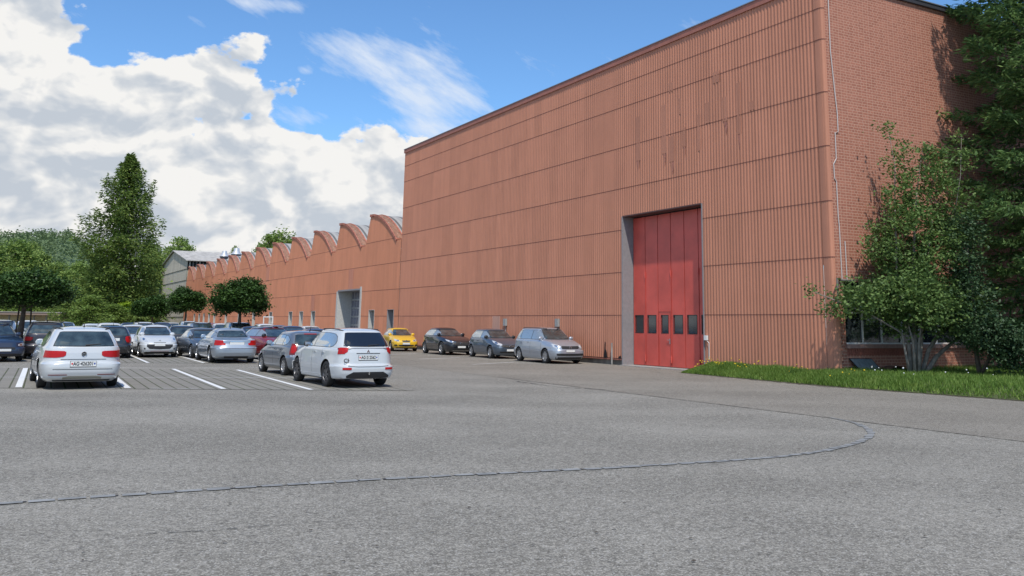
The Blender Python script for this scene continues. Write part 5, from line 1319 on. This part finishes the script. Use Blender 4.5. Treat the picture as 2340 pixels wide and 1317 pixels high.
for i, (px, ty_, wpx, dp, lb) in enumerate(WT):
    x, y = gd(px, dp); hor = 727 + .012 * px; hgt = H + (hor - ty_) / F * dp * .985; wm = wpx / F * dp
    k = i % 3; gr = 'woodland trees behind the site'
    args = ((x, y, 0), wm / 9.2, hgt / 16.1, random.uniform(0, 6.28), lb, gr)
    if not used[k]:
        used[k] = True; r = PROTO[k]; r.location = args[0]; r.scale = (args[1], args[1], args[2]); r.rotation_euler = (0, 0, args[3]); tag(r, lb, 'tree', gr)
    else: tree_copy(PROTO[k], *args, mat=(L_WOOD2 if i in (5, 9, 12) else None))

def spruce(name, h, rb, nbr, mat, size, loc, label, z0=.04, near=False, pw=.85, droop=.25, trunk_r=.3, bulge=0.):
    root = empty(name, loc, 0, label, 'tree')
    mb = MB(); mb.tube([(0, 0, 0), (0, 0, h * .5), (0, 0, h * .985)], [trunk_r, trunk_r * .55, .02], 10)
    P = []; DV = []
    for i in range(nbr):
        t = z0 + (1 - z0) * (i / nbr) ** .9; z = h * t; a = 2.399963 * i + random.uniform(-.3, .3)
        L_ = rb * ((1 - t) ** pw) * (random.uniform(.72, 1.1) if near else random.uniform(.55, 1.2)) * (1 - .35 * max(0, (.16 - t) / .16)) + .12
        if not near: L_ *= min(1., .35 + (1 - t) * 5.5)
        if bulge: L_ *= 1 + bulge * math.sin(a * 2 + z)
        ns = max(4, int(L_ / (.16 if near else .5))); u = np.linspace(.12, 1, ns)
        up = -.10 + .75 * t
        bx = L_ * u; bz = L_ * (up * u - droop * u ** 1.5 + droop * .75 * u ** 3)
        ca, sa = math.cos(a), math.sin(a)
        if near or i % 2 == 0: mb.tube([(0, 0, z), (ca * L_ * .5, sa * L_ * .5, z + L_ * (up * .5 - droop * .35)), (ca * L_, sa * L_, z + bz[-1])], [trunk_r * .16 * (1 - t) + .012, .015, .005], 5)
        for j in range(ns):
            wdt = .42 * L_ * (1 - u[j]) ** .6 * (.5 + u[j]) + .10
            m_ = 2 if not near else 3
            for sg in (-1, 1):
                for q in range(m_ * (2 if near else 2)):
                    v = random.random() * wdt
                    p = np.array([ca * bx[j] - sa * sg * v * .8 + ca * v * .5, sa * bx[j] + ca * sg * v * .8 + sa * v * .5, z + bz[j] - .18 * v - random.random() * (.14 if near else .5)])
                    P.append(p); DV.append((ca * .7 - sa * sg * .7, sa * .7 + ca * sg * .7, random.uniform(-.5, .25)))
    P = np.array(P); DV = unit(np.array(DV) + rng.normal(0, .25, (len(P), 3)))
    mb.build('trunk', M_BARK, root, True)
    rep = 2 if near else 3
    P = np.repeat(P, rep, 0); P = P + rng.normal(0, .07 if near else .28, P.shape) * np.clip((h - P[:, 2:3]) / (h * .25), .15, 1); DV = unit(np.repeat(DV, rep, 0) + rng.normal(0, .32, (len(P), 3)))
    sz = size * rng.uniform(.6, 1.35, len(P))[:, None]; sd = unit(np.cross(DV, np.array([0, 0, 1.]) + rng.normal(0, .45, (len(P), 3)))); s2 = np.cross(DV, sd) * .55; wd_ = sz * (.27 if near else .34)
    A_ = P; B_ = P + DV * sz
    M1 = P + DV * sz * .45
    V = np.stack([A_, M1 + sd * wd_ * .5, B_, M1 - sd * wd_ * .5, A_, M1 + s2 * wd_ * .5, B_, M1 - s2 * wd_ * .5], 1)
    # share the spine so that both blades of a shoot form one island
    V = V[:, [0, 1, 2, 3, 5, 7]].reshape(-1, 3); k = np.arange(len(P)) * 6
    Fq = np.concatenate([np.stack([k, k + 1, k + 2, k + 3], 1), np.stack([k, k + 4, k + 2, k + 5], 1)])
    nobj('crown', V, Fq, mat, root); return root
def h_at(px, ty_, dp): return H + (727 + .012 * px - ty_) / F * dp
x, y = gd(264, 125)
spruce('spruce_tree', h_at(264, 352, 125), 7.6, 210, L_SPRUCE, .50, (x, y, 0), 'tall pointed spruce rising above the woodland on the left', .03, False, .76, .22, .4, .20)
# big spruce at the right edge
dp = 32.5; x, y = gd(2440, dp)
spruce('spruce_tree', 30., 4.3, 260, L_NEEDLE, .27, (x, y, .15), 'big dark spruce filling the right edge of the picture beside the brick wall', .05, True, .62, .30, .28, .12)

# lobed crowns given by bearing, height and distance
def lobed(name, root_loc, lobes, mat, size, label, stems, per=1., cat='tree', smat=M_BARKG, flat=.6):
    root = empty(name, root_loc, 0, label, cat)
    P = []
    for px, py, rx, ry, dp_, nc, nl in lobes:
        r = ray(px, py); t = dp_ / r[1]; c = r * t + np.array([0, 0, H]) - np.array(root_loc); k = dp_ / F
        p, _ = crown_pts(c, (rx * k, min(rx, 90) * k, ry * k), int(nc * per), nl, .17, flat, .25, .12); P.append(p)
    P = np.concatenate(P); P = P[P[:, 2] > .12]; V, Fq = leaves(P, size, .5, .62); nobj('crown', V, Fq, mat, root)
    mb = MB()
    for pts, r0 in stems:
        q = []
        for px, py, dp_ in pts:
            r = ray(px, py); t = dp_ / r[1]; q.append(tuple(r * t + np.array([0, 0, H]) - np.array(root_loc)))
        n_ = len(q); mb.tube(q, list(np.linspace(r0, r0 * .3, n_)), 8)
    mb.build('trunk', smat, root, True); return root
bx, by = gd(2088, 30.2)
LB = [(2085, 560, 80, 115, 30.3, 200, 28), (2070, 675, 95, 62, 30, 210, 26), (2140, 600, 75, 120, 30.6, 170, 26), (2120, 705, 90, 50, 29.8, 150, 26), (2060, 450, 45, 70, 30.4, 60, 22), (2140, 440, 50, 80, 30.5, 70, 22),
      (1975, 690, 62, 30, 29.6, 55, 20), (2045, 745, 30, 22, 30.2, 22, 18), (1905, 712, 32, 15, 29.3, 16, 14), (1958, 660, 40, 22, 29.6, 24, 14), (1858, 664, 8, 13, 29.2, 7, 10), (2180, 690, 60, 70, 30.2, 120, 24),
      (2030, 300, 11, 22, 30.4, 9, 12), (2058, 345, 12, 32, 30.4, 14, 12), (2110, 350, 18, 30, 30.4, 14, 12), (2035, 365, 20, 22, 30.2, 10, 12), (2195, 330, 12, 34, 30.4, 12, 12), (2205, 375, 24, 16, 30.4, 10, 12), (2150, 385, 24, 25, 30.6, 12, 12), (2085, 395, 40, 25, 30.6, 22, 14),
      (2012, 560, 38, 60, 30.2, 44, 20), (2180, 500, 40, 90, 30.8, 60, 20), (1935, 690, 34, 18, 29.4, 16, 12), (1985, 718, 30, 18, 29.9, 16, 14)]
ST = [([(2084, 862, 30), (2078, 800, 30), (2070, 740, 30.1), (2050, 640, 30.2), (2045, 480, 30.3)], .085), ([(2088, 864, 30), (2092, 790, 30), (2085, 700, 30.2), (2090, 520, 30.4), (2095, 440, 30.4)], .09),
      ([(2096, 864, 30.1), (2104, 800, 30.1), (2110, 700, 30.3), (2130, 500, 30.4)], .085), ([(2104, 862, 30.2), (2122, 800, 30.3), (2160, 740, 30.4), (2185, 620, 30.5), (2180, 500, 30.4)], .085), ([(2110, 862, 30.2), (2140, 815, 30.3), (2180, 780, 30.4), (2230, 740, 30.4)], .10),
      ([(2080, 862, 29.9), (2070, 810, 29.8), (2060, 760, 29.8), (1990, 720, 29.6), (1862, 668, 29.2)], .05), ([(2092, 862, 29.8), (2086, 780, 29.8), (2074, 735, 29.8)], .06), ([(2100, 862, 29.8), (2100, 780, 29.8), (2108, 720, 29.8)], .055)]
lobed('multi_stem_tree', (bx, by, .18), LB, L_BUSH, .115, 'multi stemmed leafy tree with pale twisted trunks in front of the brick wall window', ST + [([(2045, 480, 30.3), (2045, 380, 30.3), (2028, 285, 30.4)], .02), ([(2180, 500, 30.4), (2195, 400, 30.4), (2197, 315, 30.4)], .02), ([(2095, 440, 30.4), (2108, 340, 30.4)], .02)])
ex, ey = gd(2235, 29.6)
lobed('dark_shrub', (ex, ey, .2), [(2215, 700, 60, 100, 29.6, 170, 26), (2250, 760, 70, 45, 29.2, 150, 26), (2300, 800, 50, 28, 29, 70, 22), (2200, 560, 46, 90, 29.9, 100, 24), (2330, 800, 60, 60, 28.6, 120, 24)], L_DARK, .10,
      'dark dense evergreen shrub between the leafy tree and the big spruce', [([(2240, 862, 29.6), (2230, 800, 29.6), (2225, 700, 29.6), (2210, 560, 29.8)], .09), ([(2240, 862, 29.6), (2270, 800, 29.3), (2300, 770, 29)], .07)], 1., 'shrub', M_BARK)
# wooded hill far behind
V = []; nx_, ny_ = 80, 8
def hz(x, y): 
    t = max(0, (y - 600) / 500); u_b = x / max(y, 1); return 106 * min(max((-.425 - u_b) / .10, 0.), 1.) ** .7 * min(t, 1) * (1 + .12 * math.sin(x * .006 + 1) + .06 * math.sin(x * .021))
for i in range(nx_):
    for j in range(ny_):
        x_, y_ = -1100 + 1500 * i / (nx_ - 1), 600 + 600 * j / (ny_ - 1); V.append((x_, y_, hz(x_, y_) - .5))
Fq = np.array([(i * ny_ + j, (i + 1) * ny_ + j, (i + 1) * ny_ + j + 1, i * ny_ + j + 1) for i in range(nx_ - 1) for j in range(ny_ - 1)])
nobj('hill', V, Fq, pm('hill_green', (.10, .15, .07), .9), smooth=True)['kind'] = 'structure'
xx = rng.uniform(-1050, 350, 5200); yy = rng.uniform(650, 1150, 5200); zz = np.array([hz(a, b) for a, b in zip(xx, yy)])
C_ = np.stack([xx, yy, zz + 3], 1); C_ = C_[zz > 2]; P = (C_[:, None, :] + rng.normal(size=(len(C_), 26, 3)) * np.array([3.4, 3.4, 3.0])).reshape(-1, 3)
V, Fq = leaves(P, 2.6, .8, .8); o = nobj('far_wood', V, Fq, leaf_mat('far_leaf_hazy', (.10, .15, .07), (.15, .21, .09), (.20, .27, .12), .3)); o['kind'] = 'stuff'  # leaf greens lightened to suggest haze in the colour; no haze volume
# understorey that closes the woodland edge
xx = rng.uniform(0, 1, 900); P = []
px_ = -160 + xx * 505; dd = rng.uniform(135, 200, 900)
C_ = np.array([(*gd(a, b), 0) for a, b in zip(px_, dd)]); C_[:, 2] = rng.uniform(.5, 6.5, 900)
P = (C_[:, None, :] + rng.normal(size=(900, 60, 3)) * np.array([1.6, 1.6, 1.2])).reshape(-1, 3); P = P[P[:, 2] > 0]
# keep it off the barn and the shed
rel = (P[:, :2] - CO); s_ = rel @ D; o_ = rel @ N; P = P[(o_ > 1.5) | (s_ > 168)]
V, Fq = leaves(P, .45, .6, .75); o = nobj('undergrowth', V, Fq, L_WOOD); o['kind'] = 'stuff'

# ---------------------------------------------------------------- low shelters on the left
def shelter(px0, px1, dp, ztop, label, col, roofc, posts=5):
    x0, y0 = gd(px0, dp); x1, y1 = gd(px1, dp); root = empty('low_shelter', (x0, y0, 0), 0, label, 'shelter'); L_ = x1 - x0
    mb = MB(); mb.box(-.6, L_ + .4, -1.0, 6, ztop - .32, ztop, 0); mb.box(-.7, L_ + .5, -1.1, 6.1, ztop + .002, ztop + .06, 1); mb.build('roof', [pm('shelter_fascia', roofc, .8, noise=.2), pm('shelter_edge', (.45, .42, .38), .7)], root)
    mb = MB(); mb.box(0, L_, 1.2, 1.35, 0, ztop - .33); mb.build('wall', pm('shelter_panels', col, .85, noise=.18, nscale=.8), root)
    for i in range(posts):
        x = .1 + (L_ - .2) * i / (posts - 1); mb = MB(); mb.box(x - .08, x + .08, -.6, -.45, 0, ztop - .33); mb.build('post', pm('shelter_post', (.2, .17, .13), .8), root)
    return root
shelter(-60, 141, 118, 2.42, 'long low flat roofed shelter with yellowish panels behind the left round tree', (.52, .42, .24), (.24, .17, .13), 8)
shelter(191, 300, 130, 2.15, 'low flat roofed beige shelter between the spruce foot and the yellowish round tree', (.36, .31, .21), (.33, .30, .25), 2)
x0, y0 = gd(52, 131); x1, _ = gd(128, 131)
wb_ = empty('white_building', (x0, y0, 0), 0, 'small bright white building peeping over the long low shelter', 'building')
mb = MB(); mb.box(0, x1 - x0, 0, 3, 0, 2.9); mb.build('wall', M_WHITE, wb_); mb = MB(); mb.box(-.2, x1 - x0 + .2, -.2, 3.2, 2.9, 3.05); mb.build('roof', pm('pale_roof', (.6, .58, .55), .7), wb_)
# ---------------------------------------------------------------- small things
p = hw(63.9, 3.2); fr = empty('sign_frame', p, A + R(180) + R(28), 'white framed stand with a small white sign panel in front of the shed door', 'sign')
mb = MB()
for a_ in (-.62, .56): mb.box(a_, a_ + .08, -.04, .04, 0, 2.12)
mb.box(-.54, .56, -.04, .04, 2.03, 2.12); mb.build('frame', M_WHITE, fr)
mb = MB(); mb.box(-.48, .50, -.03, .03, 1.18, 1.42); mb.build('panel', M_WHITE, fr)
mb = MB(); mb.lathe([(0, .034), (.05, .034)], (.25, 0, 1.3), 'y', 12); mb.lathe([(0, -.034), (.05, -.034)], (-.25, 0, 1.3), 'y', 12); mb.build('mark', pm('mark_dark', (.08, .08, .1), .5), fr)
lp = empty('leaning_panel', hw(0, -.95, .0), A, 'framed grey metal panel leaning on the foot of the brick wall', 'metal panel')
mb = MB(); mb.poly([(-.42, .12, .20), (-.42, -.85, .20), (-.04, -.62, .72), (-.04, .42, .74)][::-1]); mb.poly([(-.44, .12, .20), (-.44, -.85, .20), (-.06, -.62, .72), (-.06, .42, .74)]); mb.build('sheet', pm('panel_grey', (.20, .235, .25), .45, .3, noise=.2), lp)
mb = MB(); c4 = [(-.43, .12, .20), (-.43, -.85, .20), (-.05, -.62, .72), (-.05, .42, .74), (-.43, .12, .20)]
mb.tube(c4, .018, 6); mb.build('edge', M_TRIM, lp)
tr = empty('rusty_trough', hw(-.35, -2.35, .22), A, 'rusty brown curved sheet lying in the grass right of the leaning panel', 'scrap metal')
mb = MB()
for i in range(10):
    a0, a1 = math.pi * i / 10, math.pi * (i + 1) / 10
    mb.quad((-.15, .5 * math.cos(a0), .28 * math.sin(a0)), (.25, .5 * math.cos(a0), .28 * math.sin(a0)), (.25, .5 * math.cos(a1), .28 * math.sin(a1)), (-.15, .5 * math.cos(a1), .28 * math.sin(a1)))
mb.build('curved_sheet', pm('rust', (.16, .08, .05), .9, noise=.3), tr)

# ---------------------------------------------------------------- render settings
sc.view_settings.view_transform = 'Standard'; sc.view_settings.look = 'None'; sc.view_settings.gamma = 1; sc.view_settings.use_curve_mapping = False
sc.view_settings.exposure = .5
